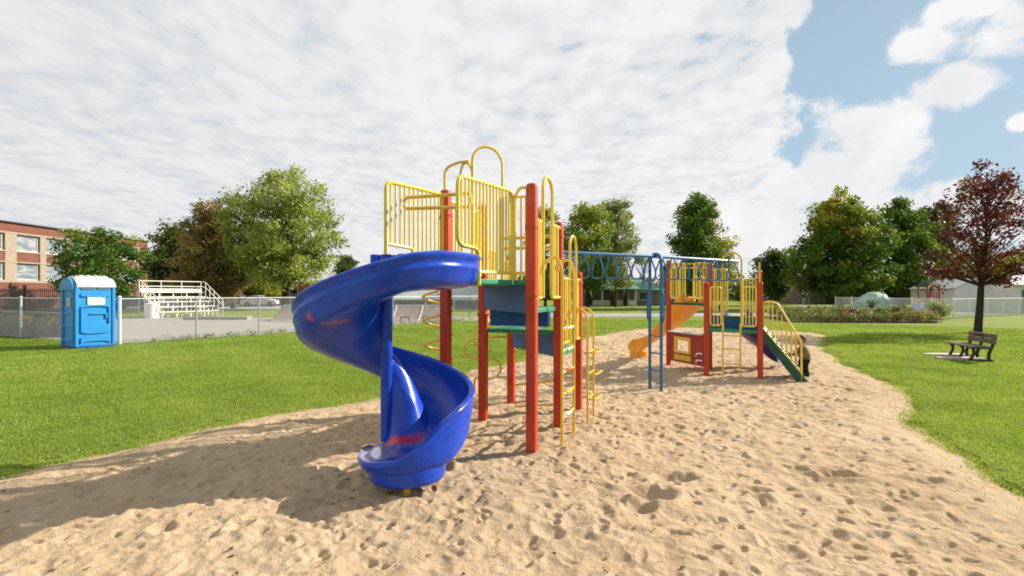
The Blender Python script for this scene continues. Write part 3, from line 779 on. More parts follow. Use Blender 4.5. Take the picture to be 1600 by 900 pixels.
# arch and guards on the lowest deck
mb = MB(); pa, pb = L(.585, .64), L(.585, .95)
mb.tube(fillet([V3(pa, 2.0), V3(pb, 2.0), V3(pb, 1.12), V3(pa, 1.12)], 0.05, 5), FR, 8)
for t in (.33, .66): mb.tube([V3(lerp(pa, pb, t), 1.12), V3(lerp(pa, pb, t), 2.0)], 0.015, 6)
mb.obj('guard_rail', M['yellow'], T1)
mb = MB(); pa, pb = L(.585, 1.59), L(.585, 1.33)
mb.tube(fillet([V3(pa, 2.0), V3(pb, 2.0), V3(pb, 1.12), V3(pa, 1.12)], 0.05, 5), FR, 8)
for t in (.33, .66): mb.tube([V3(lerp(pa, pb, t), 1.12), V3(lerp(pa, pb, t), 2.0)], 0.015, 6)
mb.obj('guard_rail', M['yellow'], T1)
mb = MB(); mb.tube(arc_arch(L(.60, .955, 1.12), L(.60, 1.325, 1.12), 2.62), 0.019, 8); mb.obj('entry_arch', M['yellow'], T1)
mb = MB(); mb.tube([L(-.1, .62, .52), L(.5, .62, .62)], 0.016, 8); mb.tube([L(-.1, .62, .22), L(.5, .62, .30)], 0.016, 8); mb.obj('lower_rail', M['gold'], T1)
# big arch over the left rear corner, coil climber and its arm, serpentine climber
mb = MB(); mb.tube(arc_arch((-.534, 6.89, 1.93), (-.1335, 7.119, 1.60), 3.80, 16), 0.021, 8); mb.obj('entry_arch', M['yellow'], T1)
mb = MB(); cx, cy = -1.0, 6.9; pts = []
for i in range(0, 150):
    t = i / 149; ang = 2 * math.pi * 5.6 * t + 1.0; pts.append((cx + .2 * math.cos(ang), cy + .2 * math.sin(ang), .02 + 1.80 * t))
mb.tube(pts, 0.017, 8)
mb.tube(fillet([pts[-1], (-.905, 6.9, 1.95), (-.905, 6.9, 3.49), (-.70, 6.84, 3.55), (-.57, 6.80, 3.55)], 0.16, 8), 0.019, 8)
mb.tube(smooth_path([P(720, 300, 6.85), P(719, 275, 6.85), P(723, 258, 6.85), P(730, 255, 6.85), P(736, 262, 6.88), P(739, 275, 6.89)], 6), 0.016, 8)
mb.obj('coil_climber', M['gold'], T1)
mb = MB(); yy = 7.65
mb.tube(smooth_path([P(x, y, yy + .05 * math.sin(y)) for x, y in ((776, 500), (752, 514), (742, 522), (744, 540), (752, 546), (768, 548))], 6), 0.014, 8)
mb.tube(smooth_path([P(x, y, yy) for x, y in ((778, 527), (752, 528), (733, 533), (725, 545), (731, 557), (750, 561), (770, 561), (780, 568), (782, 580), (773, 590), (756, 592), (744, 590), (741, 600), (742, 612), (748, 618))], 6), 0.015, 8)
mb.tube([P(748, 618, yy), P(760, 640, yy)], 0.015, 8); mb.tube([P(776, 500, yy), P(790, 500, 7.75)], 0.014, 8); mb.tube([P(778, 527, yy), P(790, 527, 7.8)], 0.014, 8)
mb.obj('loop_climber', M['gold'], T1)

# spiral slide: trough swept round a pole
SX, SY = -1.25, 5.10
ZR = [(-10, 2.19), (45, 2.18), (62, 2.15), (90, 2.03), (130, 1.84), (150, 1.73), (180, 1.57), (215, 1.40), (250, 1.24), (270, 1.15), (315, .98), (360, .83), (388, .745), (402, .66), (416, .50), (430, .39), (450, .345), (500, .325)]
ZF = [(-10, 1.88), (45, 1.87), (62, 1.85), (90, 1.73), (150, 1.41), (215, 1.09), (270, .85), (315, .64), (360, .46), (395, .355), (440, .315), (500, .30)]
RO = [(-10, .90), (15, .84), (60, .83), (420, .83), (432, .81), (448, .70), (462, .54), (476, .36), (500, .16)]
IH = [(-10, .10), (60, .16), (200, .24), (280, .42), (330, .52), (365, .46), (400, .22), (425, .05), (450, .02), (500, .015)]
SK = [(-10, .045), (60, .05), (250, .06), (340, .08), (388, .11), (440, .09), (500, .06)]
def slide_ring(ph):
    zr, zf, ro, ih, sk = (interp(t, ph) for t in (ZR, ZF, RO, IH, SK))
    k = ro / .83; w = zr - zf
    lo = interp([(0, 0), (330, 0), (388, 1), (430, 1), (500, 1)], ph)       # lower part has a deep vertical outside skirt
    pr = [(.045, zf + ih), (.14 * k, zf + ih * .94), (.25 * k, zf + ih * .72), (.335 * k, zf + ih * .34), (.40 * k, zf + .012), (.54 * k, zf + .002), (.66 * k, zf + w * .06), (.735 * k, zf + w * .22), (.785 * k, zf + w * .5), (.805 * k, zf + w * .85), (.812 * k, zr - .012), (.828 * k, zr),
          (.856 * k, zr - .002), (.876 * k, zr - .02), (.872 * k, zr - .05), (.852 * k, zr - .07), (.848 * k, zf + w * .66), (.862 * k, zf + w * .58), (.862 * k, zf + w * .50), (.846 * k, zf + w * .42)]
    lowz = zf - sk
    pr += [(lerp((.835,), (.85,), lo)[0] * k, zf + lerp((w * .16,), (.05,), lo)[0]), (lerp((.79,), (.835,), lo)[0] * k, lerp((zf - sk * .1,), (lowz + .03,), lo)[0]),
           (lerp((.70,), (.80,), lo)[0] * k, lerp((zf - sk * .7,), (lowz,), lo)[0]), (.55 * k, lowz), (.36 * k, lowz + .002), (.22 * k, lowz + .012 + ih * .12), (.12 + .0 * k, lowz + .02 + ih * .4), (.045, zf + ih * .75)]
    th = R(-ph)
    return [(SX + r * math.cos(th), SY + r * math.sin(th), z) for r, z in pr]
phs = [-10, -9.7, -9.4] + list(np.arange(-8, 500.1, 3.0)); rings = [slide_ring(p) for p in phs]; nr = len(rings[0])
vs = [p for r_ in rings for p in r_]; fs = []
for i in range(len(rings) - 1):
    for k in range(nr):
        l = (k + 1) % nr; fs.append((i * nr + k, (i + 1) * nr + k, (i + 1) * nr + l, i * nr + l))
fs.append(tuple(range(nr))); fs.append(tuple(reversed([(len(rings) - 1) * nr + k for k in range(nr)])))
def rel(p): return (p[0] - CX, p[1] - CY, p[2])
def sp_at(ph, r, z): th = R(-ph); return rel((SX + r * math.cos(th), SY + r * math.sin(th), z))
SLIDE_SPOTS = [(sp_at(430 - 5 * k, .17 + .029 * k, interp(ZF, 430 - 5 * k) + .035), .066, (0.58, 0.045, 0.012), .68 - .03 * k, (1, 1, .8)) for k in range(10)] + [
               *[(sp_at(128 - 4.5 * k, .80 - .07 * k, 1.60 - .022 * k), .062, (0.46, 0.10, 0.03), .62, (1, 1, 1)) for k in range(6)], (sp_at(190, .80, 1.42), .09, (0.25, 0.12, 0.06), .6, (1, 1, 1)),
               (sp_at(450, .45, .37), .26, (0.42, 0.36, 0.30), .55, (1, 1, 1)), (sp_at(472, .25, .37), .17, (0.45, 0.39, 0.32), .5, (1, 1, 1))]
M['slide'] = slide_mat()
mb = MB(); mb.add(vs, fs); SL = mb.obj('spiral_slide', M['slide'], T1, label='blue plastic spiral slide with a red scuffed streak in its trough', smooth=50)
ss = SL.modifiers.new('subd', 'SUBSURF'); ss.levels = 1; ss.render_levels = 1
mb = MB(); mb.tube([(SX, SY, .33), (SX, SY, 2.185)], 0.058, 20); mb.obj('center_pole', M['slide'], SL, bevel=0.01)
mb = MB()
for i in range(7):
    a = R(150 - i * 26); mb.tube([(SX + .16 * math.cos(a), SY + .16 * math.sin(a), 1.95), (SX + .16 * math.cos(a), SY + .16 * math.sin(a), 2.19)], 0.045, 10)
mb.obj('ribbed_collar', M['slide'], SL, bevel=0.01)
mb = MB(); mb.lathe((-.965, 4.73, 0), [(.29, .10), (.335, .115), (.35, .15), (.35, .30), (.33, .345)], 40); mb.obj('exit_base', M['slide'], SL, smooth=50)
mb = MB(); mb.tube([(-.935, 4.56, -.15), (-.935, 4.56, .12)], 0.035, 14); mb.obj('foot_post', M['gold'], SL)

# ------------------------------------------------------------------ monkey bars between the towers
MBT = thing('monkey_bars', 'blue overhead monkey bars with hanging triangular rings on a ladder leg', 'monkey bars', (2.67, 9.53, 0))
e0, e1, e2 = Vector((.80, 8.30, 2.46)), Vector((2.67, 9.53, 2.48)), Vector((4.86, 11.02, 2.48))
bd = (e2 - e0); bd.z = 0; bd.normalize(); pd = Vector((-bd.y, bd.x, 0))
mb = MB(); mb.tube([e0, e1, e2], 0.03, 10); mb.obj('overhead_beam', M['mblue'], MBT)
nring = 15
for i in range(nring):
    t = (i + .45) / nring; c = e0.lerp(e2, t)
    if abs((c - e1).length) < 0.10: continue
    mb = MB(); w = 0.145
    pts = [c + pd * .02, c + pd * w + Vector((0, 0, -.27)), c + pd * (w - .02) + Vector((0, 0, -.41)), c - pd * (w - .02) + Vector((0, 0, -.41)), c - pd * w + Vector((0, 0, -.27)), c - pd * .02]
    mb.tube(fillet(pts, 0.07, 5), 0.0145, 7); mb.obj('hanging_ring', M['mblue'], MBT)
mb = MB()
la, lb = Vector((2.61, 9.67, 0)), Vector((2.74, 9.42, 0))
lmid = (la + lb) / 2; ld = (lb - la).normalized()
la, lb = lmid - ld * .15, lmid + ld * .15
mb.tube(arc_arch(la - Vector((0, 0, .15)), lb - Vector((0, 0, .15)), 2.53, 10), 0.03, 10)
LEG = mb.obj('ladder_leg', M['mblue'], MBT)
for zz in (.36, .68, 1.0):
    m2 = MB(); m2.tube([V3(la, zz), V3(lb, zz)], 0.016, 8); m2.obj('rung', M['mblue'], LEG)
for s_, q in ((-1, la), (1, lb)):
    m2 = MB(); o_ = ld * s_ * .07
    m2.tube(fillet([V3(q, 1.86), V3(q + o_, 1.76), V3(q + o_, 1.34), V3(q, 1.22)], 0.06, 5), 0.016, 8); m2.obj('side_handle', M['mblue'], LEG)

# ------------------------------------------------------------------ smaller play tower on the right
A2 = R(-25); U2 = (math.cos(A2), math.sin(A2)); V2 = (-U2[1], U2[0]); q2o = (4.25, 11.19)
def L2(a, b, z=None):
    p = (q2o[0] + a * U2[0] + b * V2[0], q2o[1] + a * U2[1] + b * V2[1])
    return p if z is None else Vector((p[0], p[1], z))
T2 = thing('small_play_tower', 'smaller play tower with red posts, orange slide, navy slide and yellow-railed stairs', 'play tower', (q2o[0], q2o[1], 0))
Q2, Q3, Q4, Q5, Q1 = L2(0, 0), L2(1.06, 0), L2(0, 1.06), L2(1.06, 1.06), (3.80, 12.42)
for xy, z in ((Q1, 2.6), (Q2, 2.04), (Q3, 2.03), (Q4, 2.5), (Q5, 2.32)): post(MB(), xy, z, 0.105, A2).obj('post', M['red'], T2)
deck([Q1, Q2, Q4], 1.575, .05).obj('deck', M['dgreen'], T2)
deck([Q2, Q3, Q4], 1.01, .055).obj('deck', M['green'], T2)
deck([Q3, Q5, Q4], 1.275, .05).obj('deck', M['dgreen'], T2)
panel(MB(), Q4, Q3, .99, 1.222, .04, .05, .95).obj('riser_panel', M['bluebox'], T2)
panel(MB(), Q2, Q4, 1.03, 1.522, .04, .06, .36).obj('riser_panel', M['lgreen'], T2)
# red play panel with a window
t0, t1 = .06, .95; a_, b_ = lerp(Q1, Q2, t0), lerp(Q1, Q2, t1); dd = Vector((b_[0] - a_[0], b_[1] - a_[1], 0)); nn_ = Vector((dd.y, -dd.x, 0)).normalized()
def pp(s, z, off=0.0): q = lerp(a_, b_, s); return Vector((q[0], q[1], z)) + nn_ * off
mb = MB()
for (s0, s1, z0, z1) in ((0, .20, .18, .87), (.60, 1.0, .18, .87), (.20, .60, .18, .42), (.20, .60, .70, .87)):
    mb.slab([pp(s0, z0), pp(s1, z0), pp(s1, z1), pp(s0, z1)], nn_, .03)
RP = mb.obj('play_panel', M['red_panel'], T2, label='red panel with a yellow framed window')
mb = MB()
for (s0, s1, z0, z1) in ((.16, .22, .40, .78), (.58, .64, .40, .78), (.22, .58, .40, .45), (.22, .58, .70, .78)):
    mb.slab([pp(s0, z0, .03), pp(s1, z0, .03), pp(s1, z1, .03), pp(s0, z1, .03)], nn_, .03)
mb.obj('window_frame', M['gold'], RP)
mb = MB()
for i in range(9):
    s0 = .16 + i * .054; mb.slab([pp(s0, .24, .025), pp(s0 + .045, .24, .025), pp(s0 + .045, .36, .025), pp(s0, .36, .025)], nn_, .03)
mb.obj('drum_bars', M['gold'], RP)
mb = MB()
for zz in (.42, .27): mb.tube(smooth_path([pp(.80, zz - .03, .03), pp(.83, zz + .02, .05), pp(.90, zz + .04, .05), pp(.97, zz + .035, .03)], 5), .018, 7)
mb.obj('handle', M['paper'], RP)
panel(MB(), Q1, Q2, .872, .897, .16, .05, .95).obj('shelf', M['galv_light'], T2)
# upper guards of the orange slide deck
guard(MB(), lerp(Q1, Q4, .06), lerp(Q1, Q4, .40), 1.68, 2.52, 5).obj('guard_rail', M['yellow'], T2)
guard(MB(), lerp(Q1, Q4, .62), lerp(Q1, Q4, .95), 1.68, 2.52, 5).obj('guard_rail', M['yellow'], T2)
mb = MB(); mb.tube([V3(lerp(Q1, Q4, .05), 2.40), V3(lerp(Q1, Q4, .95), 2.40)], .02, 8); mb.tube([V3(lerp(Q1, Q4, .05), 2.50), V3(lerp(Q1, Q4, .95), 2.50)], .02, 8); mb.obj('grab_bar', M['gold'], T2)
guard(MB(), lerp(Q1, Q2, .06), lerp(Q1, Q2, .30), 1.68, 2.40, 2).obj('guard_rail', M['yellow'], T2)
guard(MB(), lerp(Q1, Q2, .68), lerp(Q1, Q2, .93), 1.68, 2.16, 2).obj('guard_rail', M['yellow'], T2)
guard(MB(), lerp(Q4, Q5, .08), lerp(Q4, Q5, .36), 1.38, 2.36, 5).obj('guard_rail', M['yellow'], T2)
guard(MB(), lerp(Q4, Q5, .68), lerp(Q4, Q5, .93), 1.38, 2.12, 3).obj('guard_rail', M['yellow'], T2)
guard(MB(), L2(.08, -.02), L2(.30, -.02), 1.10, 1.93, 2).obj('guard_rail', M['yellow'], T2)
guard(MB(), L2(.72, -.02), L2(.98, -.02), 1.10, 1.93, 3).obj('guard_rail', M['yellow'], T2)
mb = MB(); mb.tube(arc_arch(L2(.33, -.05, 1.05), L2(.70, -.05, 1.05), 2.66), .019, 8); mb.obj('entry_arch', M['gold'], T2)
mb = MB()
for a in (.34, .68): mb.tube(smooth_path([L2(a, -.06, 1.12), L2(a, -.14, 1.14), L2(a, -.19, 1.02), L2(a, -.19, .6), L2(a, -.19, -.1)], 5), .017, 8)
LD = mb.obj('climbing_ladder', M['gold'], T2)
for zz in (.30, .62, .90):
    m2 = MB(); m2.tube([L2(.34, -.19, zz), L2(.68, -.19, zz)], .013, 8); m2.obj('rung', M['gold'], LD)
mb = MB(); mb.tube([V3(lerp(Q2, Q4, .12), 0), V3(lerp(Q2, Q4, .12), 1.0)], .02, 8); mb.obj('support_pole', M['gold'], T2)
mb = MB(); mb.tube([V3(lerp(Q3, Q5, .9), 1.2), V3(lerp(Q3, Q5, .9), 2.5)], .02, 8); mb.obj('hand_pole', M['gold'], T2)
# slides: a trough swept along a path
def trough(path, w, hgt, mname, nm, end_round=True, label=None):
    pts = smooth_path(path, 7); mb = MB(); prof = []
    for (u_, h_) in ((-1, 1.0), (-.93, .55), (-.7, .12), (-.35, .0), (.0, -.01), (.35, .0), (.7, .12), (.93, .55), (1, 1.0), (1.07, 1.03), (1.1, .9), (1.03, .45), (.78, -.06), (.35, -.2), (-.35, -.2), (-.78, -.06), (-1.03, .45), (-1.1, .9), (-1.07, 1.03)): prof.append((u_, h_))
    vs = []; n = len(prof)
    for i, p in enumerate(pts):
        d = (pts[min(i + 1, len(pts) - 1)] - pts[max(i - 1, 0)]); d.z = 0; d.normalize(); sd_ = Vector((d.y, -d.x, 0))
        f = min(1, (len(pts) - 1 - i) / 4.0); hh = hgt * (0.35 + .65 * f)
        for (u_, h_) in prof: vs.append(p + sd_ * u_ * w / 2 + Vector((0, 0, h_ * hh)))
    fs = [(i * n + k, i * n + (k + 1) % n, (i + 1) * n + (k + 1) % n, (i + 1) * n + k) for i in range(len(pts) - 1) for k in range(n)]
    fs.append(tuple(reversed(range(n)))); fs.append(tuple((len(pts) - 1) * n + k for k in range(n)))
    mb.add(vs, fs); return mb.obj(nm, M[mname], T2, label=label, smooth=50)
trough([(4.42, 12.25, 1.56), (4.44, 12.55, 1.52), (4.40, 13.0, 1.28), (4.22, 13.5, .92), (3.88, 13.85, .55), (3.55, 13.97, .30), (3.30, 13.93, .22)], .66, .24, 'orange', 'slide', label='short orange curved slide')
trough([(5.14, 11.85, 1.27), (5.30, 12.15, 1.22), (5.55, 12.40, .98), (5.90, 12.52, .62), (6.18, 12.42, .33), (6.42, 12.25, .16)], .62, .26, 'navy', 'slide', label='navy blue curved slide behind the stairs')
mb = MB(); mb.lathe((3.46, 13.95, 0), [(.20, .0), (.25, .03), (.25, .23)], 20); mb.obj('slide_base', M['orange'], T2)
for xy in ((4.28, 12.33), (4.60, 12.25)):
    mb = MB(); mb.ball((xy[0], xy[1], 1.60), (.14, .14, .12), 12, 8); mb.obj('slide_hood', M['orange'], T2)
# stairs with railing
s0, s1 = Vector((5.26, 10.72, 1.0)), Vector((5.88, 10.40, .08)); sdir = (s1 - s0); hd = Vector((sdir.x, sdir.y, 0)).normalized(); sside = Vector((-hd.y, hd.x, 0)); sw = .66
ST = []
for k in (0, 1):
    o_ = sside * sw * k; mb = MB(); nrm = sside
    mb.slab([s0 + o_ + Vector((0, 0, .04)), s1 + o_ + Vector((0, 0, .06)), s1 + o_ + hd * .12 + Vector((0, 0, -.06)), s1 + o_ + hd * -.10 + Vector((0, 0, -.08)), s0 + o_ + Vector((0, 0, -.18))], nrm, .035)
    mb.obj('stair_stringer', M['dgreen'], T2)
    mb = MB(); top = [s0 + o_ + Vector((0, 0, .10)), s0 + o_ + Vector((0, 0, .62)), s0 + o_ + hd * .26 + Vector((0, 0, .60)), s1 + o_ + Vector((0, 0, .72)), s1 + o_ + Vector((0, 0, -.08))]
    mb.tube(fillet(top, .08, 5), .019, 8); mb.tube([s0 + o_ + Vector((0, 0, .06)), s1 + o_ + Vector((0, 0, .10))], .015, 8)
    for i in range(1, 8):
        t = i / 8; b0_ = s0.lerp(s1, t) + o_; zt = .62 if t < .2 else lerp((.60,), (.72,), 1)[0]
        tz = np.interp(t, [0, .24, 1.0], [1.62, 1.60, .76]); mb.tube([b0_ + Vector((0, 0, .05)), Vector((b0_.x, b0_.y, tz))], .0115, 6)
    mb.obj('stair_railing', M['yellow'], T2)
for i in range(4):
    c = s0.lerp(s1, (i + .55) / 4.4) + sside * sw / 2; mb = MB(); mb.box(c + Vector((0, 0, -.01)), (.24, sw - .05, .035), math.atan2(hd.y, hd.x)); mb.obj('tread', M['dgreen'], T2)

# ------------------------------------------------------------------ child leaning on the stair rail
def build_child():
    bx, by = 6.24, 10.93; fx = Vector((-.95, -.1, 0)).normalized(); sx = Vector((-fx.y, fx.x, 0))
    def q(f, s, z): return Vector((bx, by, 0)) + fx * f + sx * s + Vector((0, 0, z))
    mb = MB()
    for s in (-1, 1):
        mb.tube(smooth_path([q(-.02, .06 * s, .42), q(.03, .075 * s, .24), q(-.03, .075 * s, .05)], 5), [.075 - .035 * i / 10 for i in range(11)], 10)
        mb.ball(q(.02, .075 * s, .035), (.075, .042, .036), 10, 6)
        mb.tube(smooth_path([q(.06, .105 * s, .62), q(.08, .14 * s, .50), q(.20, .12 * s, .48), q(.25, .11 * s, .50)], 4), [.045 - .02 * i / 12 for i in range(13)], 8)
        hx = q(.275, .11 * s, .51)
        mb.ball(hx, (.028, .022, .03), 8, 6)
        for k in range(4): mb.tube([hx, hx + fx * (.035 + .004 * (1.5 - abs(k - 1.5))) + sx * (k - 1.5) * .011 + Vector((0, 0, -.012))], .0065, 6)
        mb.tube([hx, hx + fx * .018 - sx * s * .03 + Vector((0, 0, .008))], .007, 6)
    mb.tube(smooth_path([q(-.02, 0, .36), q(-.01, 0, .45), q(.02, 0, .56), q(.05, 0, .655)], 4), [.10, .105, .11, .112, .112, .112, .11, .108, .105, .10, .09, .08, .07], 14)
    mb.tube([q(.05, 0, .64), q(.07, 0, .74)], .04, 10)
    mb.ball(q(.085, 0, .80), (.092, .078, .10), 16, 12)
    mb.ball(q(.178, 0, .795), (.018, .014, .016), 8, 6)
    for s in (-1, 1): mb.ball(q(.08, .08 * s, .795), (.022, .012, .026), 8, 6)
    tmp = mb.obj('tmp_body', [M['skin'], M['olive'], M['blackcloth']], None, loc=(bx, by, 0))
    rm = tmp.modifiers.new('r', 'REMESH'); rm.mode = 'VOXEL'; rm.voxel_size = 0.009
    dg = bpy.context.evaluated_depsgraph_get(); me = bpy.data.meshes.new_from_object(tmp.evaluated_get(dg))
    bpy.data.objects.remove(tmp)
    while len(me.materials) < 3: me.materials.append(None)
    for i, k in enumerate(('skin', 'olive', 'blackcloth')): me.materials[i] = M[k]
    for p in me.polygons:
        c = p.center; f = c.x * fx.x + c.y * fx.y; z = c.z
        p.material_index = 0 if (z > .695 or f > .235) else (1 if z > .40 else 2)
        p.use_smooth = True
    root = thing('person', 'small child in olive top and black trousers holding the foot of the stair rail', 'person', (bx, by, 0))
    me.name = 'body'; ob = bpy.data.objects.new('body', me); COL.objects.link(ob); ob.parent = root
    hb = MB(); c = q(.07, 0, .815)
    hb.ball(c, (.098, .087, .098), 16, 12)
    hb.v = [tuple(Vector(v) if (Vector(v) - c).dot(fx) < .045 or v[2] > c.z + .05 else Vector(v) - fx * .035) for v in hb.v]
    hb.obj('hair', M['hair'], root)
    for s in (-1, 1): eb = MB(); eb.ball(q(.168, .032 * s, .81), (.008, .009, .009), 8, 6); eb.obj('eye', M['blackcloth'], root)
build_child()

# ------------------------------------------------------------------ portable toilet
def build_toilet():
    c0 = Vector((-14.03, 16.46, 0)); f = Vector((.53, .85, 0)).normalized(); s = Vector((-f.y, f.x, 0))      # front edge direction, depth direction
    W_, D_, H_ = 1.06, 1.20, 2.02
    T = thing('portable_toilet', 'bright blue portable toilet with a white domed roof on the lawn', 'portable toilet', c0 + f * W_ / 2 + s * D_ / 2)
    nf = Vector((f.y, -f.x, 0)); ns = -f
    ang = math.atan2(f.y, f.x)
    def q(a, b, z, off=0): return c0 + f * a + s * b + nf * off + Vector((0, 0, z))
    mb = MB(); mb.box(q(W_ / 2, D_ / 2, H_ / 2 + .05), (W_ - .03, D_ - .03, H_ - .02), ang); mb.obj('cabin', M['tblue'], T, bevel=.02)
    mb = MB(); mb.box(q(W_ / 2, D_ / 2, .045), (W_ + .03, D_ + .03, .09), ang); mb.obj('base_skid', M['bluebox'], T, bevel=.02)
    for a, b in ((.03, .03), (W_ - .03, .03), (.03, D_ - .03), (W_ - .03, D_ - .03)):
        mb = MB(); mb.box(q(a, b, H_ / 2 + .04), (.09, .09, H_ - .04), ang); mb.obj('corner_post', M['tblue'], T, bevel=.015)
    # moulded front: raised pads with arched lower edges
    def pad(face, x0, x1, z0, z1, bow, th=.03):
        out = []
        def pt(x, z): return q(x, 0, z, .0) if face == 'f' else q(0, x, z)
        for i in range(9):
            t = i / 8; x = x0 + (x1 - x0) * t; out.append(pt(x, z0 + bow * (1 - (2 * t - 1) ** 4)))
        for i in range(9):
            t = 1 - i / 8; x = x0 + (x1 - x0) * t; out.append(pt(x, z1 + bow * (1 - (2 * t - 1) ** 4)))
        mb = MB(); mb.slab(out, nf if face == 'f' else ns, th * 2); return mb
    m = MB()
    for (z0, z1, bow) in ((.15, .34, .07), (.52, .80, -.05), (1.30, 1.36, .06), (1.70, 1.78, -.03)):
        p = pad('f', .13, W_ - .13, z0, z1, bow); m.add(p.v, p.f)
    for (x0, x1, z0, z1) in ((.13, .18, .80, 1.30), (W_ - .18, W_ - .13, .80, 1.30), (.38, .80, 1.10, 1.14), (.80, .85, .95, 1.14)):
        p = pad('f', x0, x1, z0, z1, 0); m.add(p.v, p.f)
    m.obj('moulded_panel', M['tblue'], T, bevel=.012)
    m = MB()
    p = pad('s', .14, .20, .12, 1.86, 0, .025); m.add(p.v, p.f); p = pad('s', D_ - .20, D_ - .14, .12, 1.86, 0, .025); m.add(p.v, p.f)
    for (z0, z1, bow) in ((1.86, 1.92, .08), (1.10, 1.14, 0), (.66, .72, .03), (.20, .27, .03)):
        p = pad('s', .14, D_ - .14, z0, z1, bow, .025); m.add(p.v, p.f)
    m.obj('door', M['tblue'], T, bevel=.012)
    for (x0, x1) in ((.16, .52), (.58, .92)):
        m = MB()
        for k in range(6):
            w = (x1 - x0) / 6; p = pad('f', x0 + w * k + .006, x0 + w * (k + 1) - .006, 1.92, 2.02, 0, .006); m.add(p.v, p.f)
        m.obj('vent_grille', M['tdark'], T)
    # signs
    p = pad('f', .31, .78, 1.42, 1.69, 0, .018); SG = p.obj('sign', M['paper'], T, label='white sign on the sunlit side')
    m = MB(); xs = (.37, .41, .44, .48, .51, .55, .585, .62, .66)
    for i, x in enumerate(xs):
        a = q(x, 0, 1.525, .021); m.slab([a, a + f * .02, a + f * .02 + Vector((0, 0, .022 + .012 * (i % 3))), a + Vector((0, 0, .02 + .012 * (i % 2)))], nf, .004)
    m.obj('lettering', M['ink'], SG); m = MB()
    a = q(.69, 0, 1.635, .021); m.slab([a, a + f * .05, a + f * .06 + Vector((0, 0, .03)), a + f * .02 + Vector((0, 0, .035))], nf, .004)
    m.obj('logo_mark', M['ink'], SG)
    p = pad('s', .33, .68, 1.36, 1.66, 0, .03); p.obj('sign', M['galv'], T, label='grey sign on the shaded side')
    # white roof: barrel vault with ribs
    m = MB(); nx = 30; ny = 14; vs = []
    for i in range(nx + 1):
        t = i / nx; x = .03 + W_ * t; e = 1 - abs(2 * t - 1) ** 7
        rib = .034 * (1 if (i // 3) % 2 == 0 else 0)
        for j in range(ny + 1):
            u_ = j / ny; arch = .30 * max(0, 1 - abs(2 * u_ - 1) ** 2.4) ** .8
            vs.append(q(x, -.03 + (D_ + .06) * u_, H_ + .05 + arch * (.72 + .28 * e) + rib * (.3 + .7 * math.sin(math.pi * u_))))
    fs = [(i * (ny + 1) + j, (i + 1) * (ny + 1) + j, (i + 1) * (ny + 1) + j + 1, i * (ny + 1) + j + 1) for i in range(nx) for j in range(ny)]
    m.add(vs, fs)
    # skirt
    def edge(idx, side):
        for k in range(len(idx) - 1):
            a, b = Vector(vs[idx[k]]), Vector(vs[idx[k + 1]])
            m.add([a, b, Vector((b.x, b.y, H_ - .03)), Vector((a.x, a.y, H_ - .03))], [(0, 1, 2, 3)])
    n1 = ny + 1
    edge([i * n1 for i in range(nx + 1)], 0); edge([i * n1 + ny for i in range(nx + 1)], 0); edge(list(range(n1)), 0); edge([nx * n1 + j for j in range(n1)], 0)
    m.obj('roof', M['roofwhite'], T, smooth=40)
    m = MB(); out = [q(0, .02, 1.9), q(0, D_ - .02, 1.9)] + [q(0, .02 + (D_ - .04) * (1 - k / 12), H_ - .02 + .30 * max(0, 1 - abs(2 * (1 - k / 12) - 1) ** 2.4) ** .8) for k in range(13)]
    m.slab([p + ns * .02 for p in out], ns, .09); m.obj('arched_end', M['tblue'], T)
build_toilet()

# ------------------------------------------------------------------ chain-link fence
def chain(thing_o, pts, h, gap, r, wire, railm, post_at, post_r=.028, z0=.03, rail_r=.02):
    for (a, b) in zip(pts[:-1], pts[1:]):
        d = Vector((b[0] - a[0], b[1] - a[1])); ln = d.length; n = int(ln / gap); mb = MB(); d.normalize()
        k = (h - z0)
        for i in range(-int(k / gap), n):
            for sg in (1, -1):
                x0 = i * gap; x1 = x0 + k; z_a, z_b = z0, h
                if x0 < 0: z_a = z0 - x0; x0 = 0
                if x1 > ln: z_b = z0 + (ln - x0) + (z_a - z0); x1 = ln
                if z_b - z_a < .02 or z_b > h + .001: continue
                if sg < 0: z_a, z_b = h + z0 - z_a, h + z0 - z_b
                p = Vector((a[0] + d.x * x0, a[1] + d.y * x0, z_a)); q = Vector((a[0] + d.x * x1, a[1] + d.y * x1, z_b))
                mb.tube([p, q], r, 3, cap=False)
        mb.obj('wire_mesh', wire, thing_o, smooth=0)
        mb = MB(); mb.tube([V3(a, h), V3(b, h)], rail_r, 8); mb.obj('top_rail', railm, thing_o)
    for (p, rr, hh, mm) in post_at:
        mb = MB(); mb.tube([V3(p, -.2), V3(p, hh)], rr, 10); mb.lathe((p[0], p[1], hh - .01), [(rr * 1.25, 0), (rr * 1.25, .02), (rr * .7, .05), (rr * .2, .06)], 10); mb.obj('fence_post', mm, thing_o)
FEN = thing('chain_link_fence', 'long chain-link fence with grey steel posts between lawn and tarmac', 'fence', (F0.x, F0.y, 0))
fe = fpt(21.5)
wl = (-19.9, 20.75); wl2 = (-31, 25.7)
posts = [(fpt(0), .055, 1.66, M['galv_light'])] + [(fpt(2.5 + i * 2.5), .03, 1.62, M['galv']) for i in range(8)] + [(wl, .04, 1.64, M['galv_light']), ((-16.6, 19.3), .03, 1.62, M['galv']), ((-24, 22.6), .03, 1.62, M['galv']), (fe, .04, 1.62, M['galv'])]
chain(FEN, [wl2, wl, fpt(0), fpt(10), fe], 1.6, .075, .0022, M['wire'], M['galv_light'], posts)

